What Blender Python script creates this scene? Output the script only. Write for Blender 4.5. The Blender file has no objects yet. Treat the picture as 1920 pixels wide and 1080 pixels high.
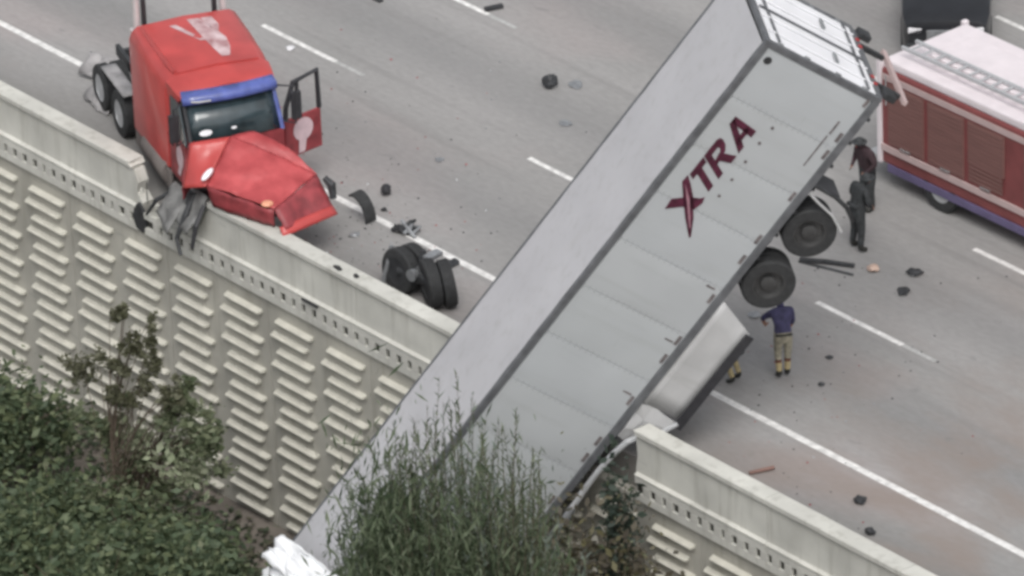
import bpy, bmesh, math, random
from mathutils import Vector, Matrix, noise
random.seed(7)
R = math.radians
S = bpy.context.scene
COL = S.collection

# ------------------------------------------------------------------ camera
EL, AZ, ROLL, DIST, SC = R(28), R(50.6), math.atan(.04), 150.0, 91.7
c_right = Vector((math.cos(AZ), math.sin(AZ), 0)); c_away = Vector((-math.sin(AZ), math.cos(AZ), 0)); UPV = Vector((0, 0, 1))
c_look = c_away * math.cos(EL) - UPV * math.sin(EL)
c_up0 = UPV * math.cos(EL) + c_away * math.sin(EL)
c_r = c_right * math.cos(ROLL) - c_up0 * math.sin(ROLL)
c_u = c_right * math.sin(ROLL) + c_up0 * math.cos(ROLL)
CAM = -c_look * DIST
cam_data = bpy.data.cameras.new('camera')
cam = bpy.data.objects.new('camera', cam_data); COL.objects.link(cam)
M = Matrix((c_r, c_u, -c_look)).transposed().to_4x4(); M.translation = CAM
cam.matrix_world = M
cam_data.sensor_width = 36
cam_data.lens = 36 * SC * DIST / 1920
cam_data.clip_start = 1; cam_data.clip_end = 2000
S.camera = cam

# ------------------------------------------------------------------ sky and sun (bright overcast day)
SUN_EL, SUN_ROT = R(56), R(126)
w = bpy.data.worlds.new('World'); S.world = w; w.use_nodes = True
nt = w.node_tree; nt.nodes.clear()
sky = nt.nodes.new('ShaderNodeTexSky'); sky.sky_type = 'NISHITA'; sky.sun_disc = False
sky.sun_elevation = SUN_EL; sky.sun_rotation = SUN_ROT; sky.air_density = 1.0; sky.dust_density = 4.0; sky.ozone_density = 1.0
hsv = nt.nodes.new('ShaderNodeHueSaturation'); hsv.inputs['Saturation'].default_value = .22
bg = nt.nodes.new('ShaderNodeBackground'); bg.inputs['Strength'].default_value = .15
out = nt.nodes.new('ShaderNodeOutputWorld')
nt.links.new(sky.outputs[0], hsv.inputs['Color']); nt.links.new(hsv.outputs[0], bg.inputs[0]); nt.links.new(bg.outputs[0], out.inputs[0])
sl = bpy.data.lights.new('sun', 'SUN'); sl.energy = 1.05; sl.angle = R(30); sl.color = (1, .98, .95)
so = bpy.data.objects.new('sun', sl); COL.objects.link(so)
sd = Vector((math.sin(SUN_ROT) * math.cos(SUN_EL), math.cos(SUN_ROT) * math.cos(SUN_EL), math.sin(SUN_EL)))
so.rotation_euler = sd.to_track_quat('Z', 'Y').to_euler(); so.location = (0, 0, 40)
S.view_settings.view_transform = 'Standard'; S.view_settings.look = 'None'
S.view_settings.gamma = 1; S.view_settings.use_curve_mapping = False; S.view_settings.exposure = 0.14
S.cycles.filter_width = 3.4

# ------------------------------------------------------------------ helpers
def mat(name, col, rough=.6, metal=0, var=.12, scale=3, bump=0, bscale=40, col2=None, stretch=(1, 1, 1), alpha=None, coat=0, detail=5):
    m = bpy.data.materials.new(name); m.use_nodes = True
    n = m.node_tree.nodes; L = m.node_tree.links
    b = n['Principled BSDF']
    b.inputs['Roughness'].default_value = rough; b.inputs['Metallic'].default_value = metal
    b.inputs['Coat Weight'].default_value = coat
    tc = n.new('ShaderNodeTexCoord'); mp = n.new('ShaderNodeMapping'); mp.inputs['Scale'].default_value = stretch
    L.new(tc.outputs['Object'], mp.inputs[0])
    nz = n.new('ShaderNodeTexNoise'); nz.inputs['Scale'].default_value = scale; nz.inputs['Detail'].default_value = detail
    L.new(mp.outputs[0], nz.inputs['Vector'])
    rp = n.new('ShaderNodeValToRGB')
    c2 = col2 or tuple(min(1, c * (1 + var)) for c in col)
    c1 = tuple(c * (1 - var) for c in col)
    rp.color_ramp.elements[0].position = .32; rp.color_ramp.elements[1].position = .68
    rp.color_ramp.elements[0].color = (*c1, 1); rp.color_ramp.elements[1].color = (*c2, 1)
    L.new(nz.outputs[0], rp.inputs[0]); L.new(rp.outputs[0], b.inputs['Base Color'])
    if bump:
        n2 = n.new('ShaderNodeTexNoise'); n2.inputs['Scale'].default_value = bscale; n2.inputs['Detail'].default_value = 4
        L.new(tc.outputs['Object'], n2.inputs['Vector'])
        bp = n.new('ShaderNodeBump'); bp.inputs['Strength'].default_value = bump; bp.inputs['Distance'].default_value = .03
        L.new(n2.outputs[0], bp.inputs['Height']); L.new(bp.outputs[0], b.inputs['Normal'])
    m.diffuse_color = (*col, 1)
    return m

def grimy(name, col, rough=.5, var=.04, scale=.8, g=.6, bump=.12, bs=2.5, cg=(.27, .27, .25)):
    # painted sheet with faint vertical dirt runs and scuffs (object space: x along the box, z up it)
    m = mat(name, col, rough, var=var, scale=scale, bump=bump, bscale=bs)
    n = m.node_tree.nodes; L = m.node_tree.links; b = n['Principled BSDF']; src = b.inputs['Base Color'].links[0].from_socket
    tc = n.new('ShaderNodeTexCoord'); last = src
    for st, sc, lo, hi, c, f in (((1, 1, .12), 5.0, .52, .76, cg, .38), ((.5, 1, .5), 1.6, .60, .80, (.34, .33, .30), .35), ((.25, 1, 1.6), 6.0, .68, .74, (.2, .2, .2), .3)):
        mp = n.new('ShaderNodeMapping'); mp.inputs['Scale'].default_value = st; L.new(tc.outputs['Object'], mp.inputs[0])
        z = n.new('ShaderNodeTexNoise'); z.inputs['Scale'].default_value = sc; z.inputs['Detail'].default_value = 5; L.new(mp.outputs[0], z.inputs['Vector'])
        mr = n.new('ShaderNodeMapRange'); mr.inputs[1].default_value = lo; mr.inputs[2].default_value = hi; mr.inputs[4].default_value = f * g; L.new(z.outputs[0], mr.inputs[0])
        k = n.new('ShaderNodeMix'); k.data_type = 'RGBA'; L.new(mr.outputs[0], k.inputs[0]); L.new(last, k.inputs[6]); k.inputs[7].default_value = (*c, 1); last = k.outputs[2]
    L.new(last, b.inputs['Base Color']); return m

class MB:
    def __init__(s): s.v = []; s.f = []; s.mi = []
    def add(s, vs, fs, mi=0):
        o = len(s.v); s.v += [tuple(v) for v in vs]; s.f += [tuple(i + o for i in f) for f in fs]; s.mi += [mi] * len(fs); return s
    def box(s, x0, x1, y0, y1, z0, z1, mi=0):
        v = [(x, y, z) for z in (z0, z1) for y in (y0, y1) for x in (x0, x1)]
        return s.add(v, [(0, 2, 3, 1), (4, 5, 7, 6), (0, 1, 5, 4), (2, 6, 7, 3), (0, 4, 6, 2), (1, 3, 7, 5)], mi)
    def bbox(s, x0, x1, y0, y1, z0, z1, b=.02, mi=0):     # bevelled box
        bm = bmesh.new(); bmesh.ops.create_cube(bm, size=1)
        bmesh.ops.scale(bm, vec=(x1 - x0, y1 - y0, z1 - z0), verts=bm.verts)
        bmesh.ops.translate(bm, vec=((x0 + x1) / 2, (y0 + y1) / 2, (z0 + z1) / 2), verts=bm.verts)
        b = min(b, abs(x1 - x0) * .4, abs(y1 - y0) * .4, abs(z1 - z0) * .4)
        bmesh.ops.bevel(bm, geom=list(bm.edges), offset=b, segments=2, affect='EDGES', profile=.6)
        return s.frombm(bm, mi)
    def frombm(s, bm, mi=0):
        bm.verts.index_update(); s.add([v.co[:] for v in bm.verts], [[v.index for v in f.verts] for f in bm.faces], mi); bm.free(); return s
    def tube(s, pts, r, n=10, mi=0, cap=True):
        pts = [Vector(p) for p in pts]; rs = r if isinstance(r, (list, tuple)) else [r] * len(pts)
        rings = []; prev = None
        for i, p in enumerate(pts):
            d = (pts[min(i + 1, len(pts) - 1)] - pts[max(i - 1, 0)]).normalized()
            if prev is None: a = d.orthogonal().normalized()
            else: a = (prev - d * prev.dot(d)); a = a.normalized() if a.length > 1e-6 else d.orthogonal().normalized()
            prev = a; b = d.cross(a)
            rings.append([p + (a * math.cos(t) + b * math.sin(t)) * rs[i] for t in [2 * math.pi * k / n for k in range(n)]])
        vs = [v for rg in rings for v in rg]; fs = []
        for i in range(len(pts) - 1):
            for k in range(n): fs.append((i * n + k, i * n + (k + 1) % n, (i + 1) * n + (k + 1) % n, (i + 1) * n + k))
        if cap: fs += [tuple(range(n))[::-1], tuple(range((len(pts) - 1) * n, len(pts) * n))]
        return s.add(vs, fs, mi)
    def lathe(s, prof, n=28, axis='y', c=(0, 0, 0), mi=0):   # prof: (r, h) closed ring profile
        vs = []; m = len(prof)
        for k in range(n):
            t = 2 * math.pi * k / n
            for r, h in prof:
                a, b = r * math.cos(t), r * math.sin(t)
                p = {'y': (a, h, b), 'x': (h, a, b), 'z': (a, b, h)}[axis]
                vs.append((p[0] + c[0], p[1] + c[1], p[2] + c[2]))
        fs = []
        for k in range(n):
            for j in range(m):
                fs.append((k * m + j, k * m + (j + 1) % m, ((k + 1) % n) * m + (j + 1) % m, ((k + 1) % n) * m + j))
        return s.add(vs, fs, mi)
    def prism(s, poly, y0, y1, plane='xz', mi=0):
        n = len(poly)
        mk = {'xz': lambda a, b, y: (a, y, b), 'xy': lambda a, b, y: (a, b, y), 'yz': lambda a, b, y: (y, a, b)}[plane]
        vs = [mk(a, b, y0) for a, b in poly] + [mk(a, b, y1) for a, b in poly]
        fs = [tuple(range(n))[::-1], tuple(range(n, 2 * n))] + [(i, (i + 1) % n, (i + 1) % n + n, i + n) for i in range(n)]
        return s.add(vs, fs, mi)
    def loft(s, secs, mi=0, cap=True):
        n = len(secs[0]); vs = [p for q in secs for p in q]; fs = []
        for i in range(len(secs) - 1):
            for k in range(n): fs.append((i * n + k, i * n + (k + 1) % n, (i + 1) * n + (k + 1) % n, (i + 1) * n + k))
        if cap: fs += [tuple(range(n))[::-1], tuple(range((len(secs) - 1) * n, len(secs) * n))]
        return s.add(vs, fs, mi)
    def mesh(s, name, mats, smooth=None, fix=True):
        me = bpy.data.meshes.new(name); me.from_pydata(s.v, [], s.f)
        for m in (mats if isinstance(mats, (list, tuple)) else [mats]): me.materials.append(m)
        me.polygons.foreach_set('material_index', s.mi)
        if fix:
            bm = bmesh.new(); bm.from_mesh(me); bmesh.ops.recalc_face_normals(bm, faces=bm.faces); bm.to_mesh(me); bm.free()
        if smooth: me.polygons.foreach_set('use_smooth', [True] * len(me.polygons)); 
        if smooth and smooth is not True: me.set_sharp_from_angle(angle=R(smooth))
        me.update(); return me
    def obj(s, name, mats, parent=None, smooth=None, fix=True):
        return link(name, s.mesh(name, mats, smooth, fix), parent)
def link(name, me, parent=None):
    o = bpy.data.objects.new(name, me); COL.objects.link(o)
    if parent: o.parent = parent
    return o
def thing(name, label, cat, loc=(0, 0, 0), rz=0, group=None):
    o = bpy.data.objects.new(name, None); COL.objects.link(o); o.location = loc; o.rotation_euler = (0, 0, rz)
    return tag(o, label, cat, group)
def tag(o, label, cat, group=None):
    o['label'] = label; o['category'] = cat
    if group: o['group'] = group
    return o
def struct(o, kind='structure'): o['kind'] = kind; return o
def hit(px, py, z):        # the place in the world, at height z, that the photograph shows at a pixel
    d = c_look * (SC * DIST) + c_r * (px - 960) - c_u * (py - 540)
    return CAM + d * ((z - CAM.z) / d.z)

# ------------------------------------------------------------------ materials
m_conc = grimy('pale_concrete', (.55, .545, .50), .85, .13, .9, 1.1, .25, 30, (.24, .23, .19))
m_conc2 = grimy('weathered_concrete', (.41, .397, .35), .9, .14, .8, 1.1, .3, 30, (.2, .19, .15))  # same concrete, stained; less light behind the slats put into its colour
m_slat = mat('slat_concrete', (.56, .545, .475), .85, var=.13, scale=2.2, bump=.2, bscale=40)  # paler than the wall face: extra skylight on the slats painted in
m_red_hood = mat('faded_red_hood', (.44, .06, .065), .42, var=.25, scale=2.2, col2=(.52, .09, .095), bump=.25, bscale=7)  # pinkish lift of the red stands for haze
m_red = mat('red_truck_paint', (.46, .062, .058), .4, var=.14, scale=1.5, coat=.25)  # red lifted slightly, haze put into the paint colour
m_red_d = mat('scuffed_red_paint', (.27, .045, .052), .5, var=.3, scale=4)  # darker red for cab shell, doors, hood front and sides
m_white = mat('white_paint', (.74, .73, .75), .4, var=.05, scale=2)
m_black = mat('black_rubber', (.032, .033, .034), .8, var=.25, scale=8, bump=.2)  # rubber, dark steel and plastic blacks lifted to carry the haze
m_dark = mat('dark_steel', (.045, .047, .05), .6, metal=.3, var=.3, scale=6)
m_darkplastic = mat('dark_plastic', (.03, .03, .034), .55, var=.2, scale=5)
m_steel = mat('grey_steel', (.3, .31, .32), .45, metal=.5, var=.2, scale=6)
m_chrome = mat('bright_metal', (.68, .67, .67), .25, metal=.85, var=.08, scale=4)
m_alum = mat('dull_aluminium', (.52, .53, .54), .42, metal=.35, var=.08, scale=5)
m_skirt = grimy('skirt_panel_white', (.47, .47, .47), .5, .08, 1.6, .7, .05)
m_trim = mat('trailer_rail_grey', (.15, .155, .165), .5, metal=.3, var=.2, scale=4)
m_trside = [grimy('trailer_side_%s' % n, c, .5, var=.03, scale=.8, g=.38) for n, c in (('cool', (.445, .465, .475)), ('blue', (.445, .465, .478)), ('grey', (.447, .465, .475)))]
m_roof = grimy('trailer_roof_white', (.48, .478, .495), .5, .06, .7)
m_door = mat('trailer_door_white', (.80, .80, .82), .4, var=.05, scale=1.5)
m_letter = mat('maroon_vinyl', (.075, .012, .03), .5, var=.45, scale=6)
m_letter_hl = mat('pink_vinyl', (.35, .18, .22), .5, var=.2, scale=6)
m_tape = mat('reflective_tape', (.16, .14, .14), .5, var=.4, scale=9)
m_glass = mat('windscreen_glass', (.032, .048, .055), .14, var=.35, scale=2.5, coat=.6)
m_bluetint = mat('blue_visor', (.09, .12, .36), .25, var=.3, scale=3, coat=.4)
m_amber = mat('amber_lens', (.75, .35, .22), .3, var=.1)
m_redlens = mat('red_lens', (.4, .02, .02), .3)
m_foam = mat('interior_grey', (.07, .07, .075), .8, var=.3)
m_mark = mat('road_paint_white', (.72, .71, .69), .7, var=.22, scale=6, bump=.2)
m_mark_worn = mat('road_paint_worn', (.42, .42, .41), .8, var=.22, scale=9)
m_skin = mat('skin', (.35, .19, .13), .6, var=.1)
m_navy = mat('navy_shirt', (.05, .047, .105), .8, var=.3, scale=9, bump=.9, bscale=9)
m_khaki = mat('khaki_trousers', (.27, .25, .19), .85, var=.3, scale=9, bump=.9, bscale=8)
m_shin = mat('yellowish_gaiter', (.38, .31, .17), .85, var=.2, scale=9)
m_brown = mat('brown_knee_patch', (.13, .055, .035), .8, var=.2)
m_boot = mat('black_boots', (.025, .025, .022), .6, var=.2)
m_turn = mat('dark_turnout_cloth', (.035, .038, .04), .85, var=.4, scale=7, bump=.9, bscale=7)
m_hair = mat('dark_hair', (.02, .015, .012), .7)
m_engine_red = mat('engine_red_paint', (.20, .055, .055), .5, var=.15, scale=2)
m_shutter = mat('red_brown_shutter', (.19, .095, .085), .6, var=.12, scale=5, stretch=(.3, 1, 6))
m_cream = mat('cream_stripe', (.48, .37, .36), .5, var=.08)
m_lilac = mat('roof_pale_pink', (.72, .66, .68), .5, var=.05)
m_fair = mat('dusty_grey_fairing', (.17, .15, .14), .7, var=.25, scale=2)
m_stack = mat('pale_stack', (.62, .58, .58), .45, metal=.2, var=.08)
m_wpale = mat('crushed_grey_panel', (.30, .29, .29), .6, var=.3, scale=3)
m_dull = mat('dull_scuffed_metal', (.17, .17, .165), .65, var=.35, scale=4)
m_rim = mat('dirty_dark_rim', (.07, .07, .07), .5, metal=.3, var=.25)
m_suv = mat('black_car_paint', (.014, .015, .018), .3, var=.2, coat=.3)
m_bark = mat('grey_brown_bark', (.13, .10, .075), .9, var=.3, scale=10)

def road_mat():
    m = bpy.data.materials.new('worn_grey_pavement'); m.use_nodes = True
    n = m.node_tree.nodes; L = m.node_tree.links; b = n['Principled BSDF']; b.inputs['Roughness'].default_value = .8
    tc = n.new('ShaderNodeTexCoord')
    def noi(scale, st, det=4):
        mp = n.new('ShaderNodeMapping'); mp.inputs['Scale'].default_value = st; L.new(tc.outputs['Object'], mp.inputs[0])
        z = n.new('ShaderNodeTexNoise'); z.inputs['Scale'].default_value = scale; z.inputs['Detail'].default_value = det; L.new(mp.outputs[0], z.inputs['Vector']); return z.outputs[0]
    def math_(op, a, b_=None, c=None):
        k = n.new('ShaderNodeMath'); k.operation = op
        for i, v in enumerate((a, b_, c)):
            if v is None: continue
            if hasattr(v, 'links'): L.new(v, k.inputs[i])
            else: k.inputs[i].default_value = v
        return k.outputs[0]
    def ramp(v, p0, p1, c0, c1):
        r = n.new('ShaderNodeValToRGB'); r.color_ramp.elements[0].position = p0; r.color_ramp.elements[1].position = p1
        r.color_ramp.elements[0].color = (*c0, 1); r.color_ramp.elements[1].color = (*c1, 1); L.new(v, r.inputs[0]); return r.outputs[0]
    def mix(t, a, b_, mode='MIX'):
        k = n.new('ShaderNodeMix'); k.data_type = 'RGBA'; k.blend_type = mode
        if hasattr(t, 'links'): L.new(t, k.inputs[0])
        else: k.inputs[0].default_value = t
        for i, v in ((6, a), (7, b_)):
            if hasattr(v, 'links'): L.new(v, k.inputs[i])
            else: k.inputs[i].default_value = (*v, 1)
        return k.outputs[2]
    sx = n.new('ShaderNodeSeparateXYZ'); L.new(tc.outputs['Object'], sx.inputs[0])
    y = sx.outputs[1]
    # oil-dark strip in the middle of each lane, lanes 3.95 m wide starting at y = 0
    ph = math_('MULTIPLY', y, 2 * math.pi / 3.95)
    band = math_('MULTIPLY_ADD', math_('COSINE', ph), -.5, .5)
    band = math_('POWER', band, 1.6)
    band = math_('MULTIPLY', band, math_('MULTIPLY_ADD', noi(.35, (.25, 1, 1)), .9, .12))
    base = ramp(noi(.45, (.35, 1.1, 1), 5), .3, .7, (.275, .270, .262), (.335, .325, .318))
    warm = ramp(noi(.28, (.5, 1, 1), 3), .52, .68, (0, 0, 0), (1, 1, 1))
    base = mix(math_('MULTIPLY', warm, .6), base, (.36, .318, .31))
    base = mix(math_('MULTIPLY', band, .75), base, (.185, .185, .185))
    fine = ramp(noi(9, (.5, 1, 1), 6), .3, .75, (.90, .90, .90), (1.06, 1.06, 1.06))
    base = mix(1.0, base, fine, 'MULTIPLY')
    # grime in the gutter by the parapet
    g = n.new('ShaderNodeMapRange'); L.new(y, g.inputs[0]); g.inputs[1].default_value = -2.9; g.inputs[2].default_value = -.4; g.inputs[3].default_value = .75; g.inputs[4].default_value = 0
    gg = math_('MULTIPLY', g.outputs[0], math_('MULTIPLY_ADD', noi(.7, (.5, 1, 1)), 1.2, 0))
    base = mix(gg, base, (.15, .14, .118))
    rx = n.new('ShaderNodeMapRange'); L.new(sx.outputs[0], rx.inputs[0]); rx.inputs[1].default_value = 5.0; rx.inputs[2].default_value = 12.0; rx.inputs[4].default_value = .8
    base = mix(math_('MULTIPLY', rx.outputs[0], ramp(noi(.5, (.6, 1.3, 1), 5), .42, .62, (0, 0, 0), (1, 1, 1))), base, (.25, .205, .18))
    base = mix(math_('MULTIPLY', ramp(noi(1.3, (.05, 1.6, 1), 3), .56, .72, (0, 0, 0), (1, 1, 1)), .45), base, (.20, .195, .19))
    # oil drips and specks
    dr = ramp(noi(2.2, (.6, 1, 1), 2), .70, .76, (0, 0, 0), (1, 1, 1))
    base = mix(math_('MULTIPLY', dr, .28), base, (.14, .14, .14))
    L.new(base, b.inputs['Base Color'])
    bp = n.new('ShaderNodeBump'); bp.inputs['Strength'].default_value = .25; bp.inputs['Distance'].default_value = .01
    L.new(noi(60, (1, 1, 1)), bp.inputs['Height']); L.new(bp.outputs[0], b.inputs['Normal'])
    return m
m_road = road_mat()

def leafmat(name, cols, trans=.25):
    m = bpy.data.materials.new(name); m.use_nodes = True; n = m.node_tree.nodes; L = m.node_tree.links
    b = n['Principled BSDF']; b.inputs['Roughness'].default_value = .6
    g = n.new('ShaderNodeNewGeometry')
    r = n.new('ShaderNodeValToRGB'); e = r.color_ramp.elements
    for i, c in enumerate(cols):
        el = e[i] if i < 2 else e.new(.5)
        el.position = i / (len(cols) - 1); 
    for i, c in enumerate(cols): r.color_ramp.elements[i].position = i / (len(cols) - 1)
    for i, c in enumerate(cols): r.color_ramp.elements[i].color = (*c, 1)
    L.new(g.outputs['Random Per Island'], r.inputs[0]); L.new(r.outputs[0], b.inputs['Base Color'])
    tr = n.new('ShaderNodeBsdfTranslucent'); mx = n.new('ShaderNodeMixShader'); mx.inputs[0].default_value = trans
    L.new(r.outputs[0], tr.inputs[0]); L.new(b.outputs[0], mx.inputs[1]); L.new(tr.outputs[0], mx.inputs[2]); L.new(mx.outputs[0], n['Material Output'].inputs[0])
    return m
m_needle = leafmat('feathery_needles', [(.055, .085, .045), (.11, .145, .08), (.22, .26, .17)], .35)
m_needle_pale = leafmat('pale_needles', [(.14, .18, .15), (.2, .24, .2)])
m_leaf = leafmat('broad_leaves', [(.07, .095, .05), (.14, .17, .09), (.26, .28, .18)], .35)
m_leaf_dark = leafmat('dark_shrub_leaves', [(.06, .09, .05), (.115, .155, .085), (.18, .21, .11)], .35)
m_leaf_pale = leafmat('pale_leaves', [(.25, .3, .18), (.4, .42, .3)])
m_leaf_dry = leafmat('dry_brown_leaves', [(.07, .06, .045), (.12, .105, .075), (.14, .13, .06)])
m_leaf_olive = leafmat('olive_leaves', [(.07, .07, .04), (.12, .125, .07), (.19, .19, .13)], .35)
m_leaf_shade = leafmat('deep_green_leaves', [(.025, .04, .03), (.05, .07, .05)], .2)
m_ivy = leafmat('ivy_leaves', [(.035, .05, .032), (.07, .085, .05), (.11, .105, .07)])
m_soil = mat('bare_soil', (.16, .14, .12), .95, var=.3, scale=.9, bump=.5, bscale=8)

# ================================================================== SETTING
# ground below the wall
def gz(x, y):
    if y > -2.9: return -6.4
    z = -6.3 - .10 * (-3.2 - y)
    z += 1.05 * math.exp(-(((x - 3.9) / 2.6) ** 2 + ((y + 6.6) / 2.0) ** 2))
    z += .16 * noise.noise(Vector((x * .5, y * .5, 3))) + .5 * noise.noise(Vector((x * .07, y * .07, 9)))
    return z
def build_ground():
    b = MB(); xs = [-400, -200, -100, -50] + [-30 + i for i in range(61)] + [50, 100, 200, 400]
    ys = [-400, -200, -100, -60, -40, -30] + [-24 + i * .75 for i in range(29)] + [-2.4, 30, 60, 120, 250, 500]
    for y in ys:
        for x in xs: b.v.append((x, y, gz(max(-40, min(40, x)), max(-40, y))))
    nx = len(xs)
    for j in range(len(ys) - 1):
        for i in range(nx - 1): b.f.append((j * nx + i, j * nx + i + 1, (j + 1) * nx + i + 1, (j + 1) * nx + i)); b.mi.append(0)
    struct(b.obj('ground', m_soil, smooth=True))
build_ground()

b = MB(); b.box(-120, 120, -2.84, 30, -6.2, 0)
struct(b.obj('road', m_road))
# painted lines: sheets 4 mm above the road
def line(name, x0, x1, y, wd, m):
    b = MB(); n = max(2, int((x1 - x0) / .5)); vs = []
    for i in range(n + 1):
        x = x0 + (x1 - x0) * i / n
        j = .008 * noise.noise(Vector((x * 3, y, 0)))
        vs += [(x, y - wd / 2 + j, .004), (x, y + wd / 2 + j, .004)]
    b.add(vs, [(2 * i, 2 * i + 2, 2 * i + 3, 2 * i + 1) for i in range(n)])
    o = b.obj(name, m, fix=False); return struct(o)
line('edge_line', -80, 80, -.02, .17, m_mark)
for k in range(-3, 5):
    x = -13.2 + 9.0 * (k + 0)
    for y, dx, w_ in ((4.05, 0, .13), (7.93, .55, .13), (11.85, 1.2, .13), (15.8, 2, .13)):
        line('lane_line', x + dx, x + dx + 2.55, y, w_, m_mark)
        line('worn_lane_line', x + dx + 2.56, x + dx + 3.5, y, w_ * .8, m_mark_worn)

m_slot = mat('grimy_slot', (.05, .05, .042), .95, var=.3, scale=6)  # dark backing colour paints the shade inside the slots
# ---- retaining wall
wall = thing('retaining_wall', 'long pale concrete retaining wall with louvred slats and broken parapet below the freeway edge', 'wall', (0, 0, 0))
BL, BR = -8.45, -6.25         # breach at the tractor
GL, GR = 2.6, 7.42            # gap under the trailer
X0, X1 = -60, 60
yf = -3.12
# louvred lower face
MB().box(X0, X1, -3.08, -2.842, -9, -.66).obj('lower_face', m_conc2, wall)
for k in range(-9, 12):
    x = -7.56 + 3.36 * k
    if -60 < x < 56: MB().bbox(x + .009, x + 3.351, -3.10, -3.0805, -9, -.662, .006).obj('wall_panel', m_conc2, wall)
# vertical form joints in the lower face
# band with slots
def jag(x, z0, z1, amp, n=7, seed=0):
    rr = random.Random(seed); return [(x + amp * (rr.random() - .5) * 2, z0 + (z1 - z0) * i / n) for i in range(n + 1)]
def parapet_panel(poly): MB().prism(poly, yf, -2.846).obj('parapet_panel', m_conc, wall)
parapet_panel([(X0, -.66)] + [(-14.0, -.66), (-14.0, .72), (X0, .72)])
for a, c in ((-13.985, -8.5),):
    parapet_panel([(a, -.66), (-8.3, -.66), (-8.36, -.3), (-8.28, .02), (-8.46, .2), (-8.40, .45), (-8.52, .72), (a, .72)])
parapet_panel([(-8.29, -.66), (-5.0, -.66), (-5.0, .72), (-6.22, .72), (-6.25, .45), (-6.36, .2), (-6.5, -.06), (-6.75, -.02), (-7.1, .05), (-7.45, .12), (-7.75, .06), (-8.0, -.08), (-8.2, -.3)])
parapet_panel([(-4.985, -.66), (-1.2, -.66), (-1.2, .72), (-4.985, .72)])
parapet_panel([(-1.185, -.66), (2.75, -.66), (2.6, -.2), (2.75, .2), (2.55, .72), (-1.185, .72)])
parapet_panel([(GR - .02, -.66), (11.2, -.66), (11.2, .72), (GR, .72), (GR + .03, .3), (GR - .03, 0)])
parapet_panel([(11.215, -.66), (15.0, -.66), (15.0, .72), (11.215, .72)])
parapet_panel([(15.015, -.66), (X1, -.66), (X1, .72), (15.015, .72)])
# cap rails
def cap(x0, x1, e0=0, e1=0):
    prof = [(-3.08, .775), (-3.185, .785), (-3.185, .885), (-3.165, .90), (-2.80, .90), (-2.785, .885), (-2.785, .775)]
    n = max(2, int((x1 - x0) / .6)); secs = []
    for i in range(n + 1):
        x = x0 + (x1 - x0) * i / n; d = .008 * noise.noise(Vector((x, 2, 0)))
        if i == 0: secs.append([(x + e0 * (.5 + .5 * math.sin(k * 2.3)), p[0], p[1] + d) for k, p in enumerate(prof)])
        elif i == n: secs.append([(x - e1 * (.5 + .5 * math.sin(k * 2.9 + 1)), p[0], p[1] + d) for k, p in enumerate(prof)])
        else: secs.append([(x, p[0], p[1] + d) for p in prof])
    MB().loft(secs).obj('cap_rail', m_conc, wall)
cap(X0, -14.0); cap(-13.985, -8.5, 0, .22); cap(-6.2, -5.0, .2, 0); cap(-4.985, -1.2); cap(-1.185, 2.5, 0, .2)
cap(GR, 11.2, .05, 0); cap(11.215, 15.0); cap(15.015, X1)
# groove strip under the cap is the 2 cm shadow between cap and panel; ledge and slotted band
def ledge(x0, x1):
    MB().prism([(-3.122, -.145), (-3.20, -.125), (-3.205, -.095), (-3.122, -.06)], x0, x1, 'yz').obj('ledge', m_conc, wall)
for a, c in ((X0, -8.45), (-7.7, -6.8), (-6.55, -1.2), (-1.185, 2.65), (GR, 11.2), (11.215, X1)): ledge(a, c)
def rail(z0, z1, yo, x0, x1, nm='band_rail'): MB().bbox(x0, x1, yo, -3.122, z0, z1, .008).obj(nm, m_conc, wall)
for a, c in ((X0, -8.42), (-8.18, -1.2), (-1.185, 2.7), (GR, 11.2), (11.215, X1)):
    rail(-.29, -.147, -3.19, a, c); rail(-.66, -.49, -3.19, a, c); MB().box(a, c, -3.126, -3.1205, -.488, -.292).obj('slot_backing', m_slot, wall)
me_d = MB().bbox(-.104, .104, -3.19, -3.122, -.488, -.292, .012).mesh('dentil_block', m_conc)
per = .338; i = 0
for k in range(-48, 62):
    x = k * per
    if -8.62 < x < -8.1 or 2.55 < x < GR + .1: continue
    o = link('dentil_block', me_d, wall); o.location = (x, -.001 * (k % 3), 0); o.rotation_euler = (0, 0, random.uniform(-.01, .01))
# slats
def slat_mesh(L_, j):
    q = random.Random(j); b = MB(); secs = []
    for x, e in ((-L_ / 2, .6), (-L_ / 2 + .03, 1), (L_ / 2 - .03, 1), (L_ / 2, .6)):
        tz = q.uniform(-.004, .004)
        secs.append([(x, -3.099, .055), (x, -3.099 - .13 * e, .025 + tz), (x, -3.099 - .145 * e, .005 + tz), (x, -3.099 - .13 * e, -.028 + tz), (x, -3.099, -.022)])
    b.loft(secs); return b.mesh('slat', m_slat)
sm = [slat_mesh(1.13 + .015 * j, j) for j in range(4)]
stuffb = MB(); cnt = 0
for k in range(-8, 20):
    xc = -6.72 + 1.68 * k
    for r in range(16):
        z = -1.08 - .345 * r; x = xc + (.085 if r % 2 == 0 else -.085)
        seen = (-13.6 < x < 2.0) or (GR - .3 < x < 17 and z > -3.2)
        if -14.9 < xc < 17.5 and seen:
            o = link('slat', random.choice(sm), wall); o.location = (x, random.uniform(-.004, .004), z + random.uniform(-.008, .008)); cnt += 1
        else:
            me = sm[cnt % 4]; stuffb.add([(v.co.x + x, v.co.y, v.co.z + z) for v in me.vertices], [tuple(p.vertices) for p in me.polygons])
o = stuffb.obj('slat_rows', m_slat, wall, fix=False); o['kind'] = 'stuff'
print('slats', cnt)
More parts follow.
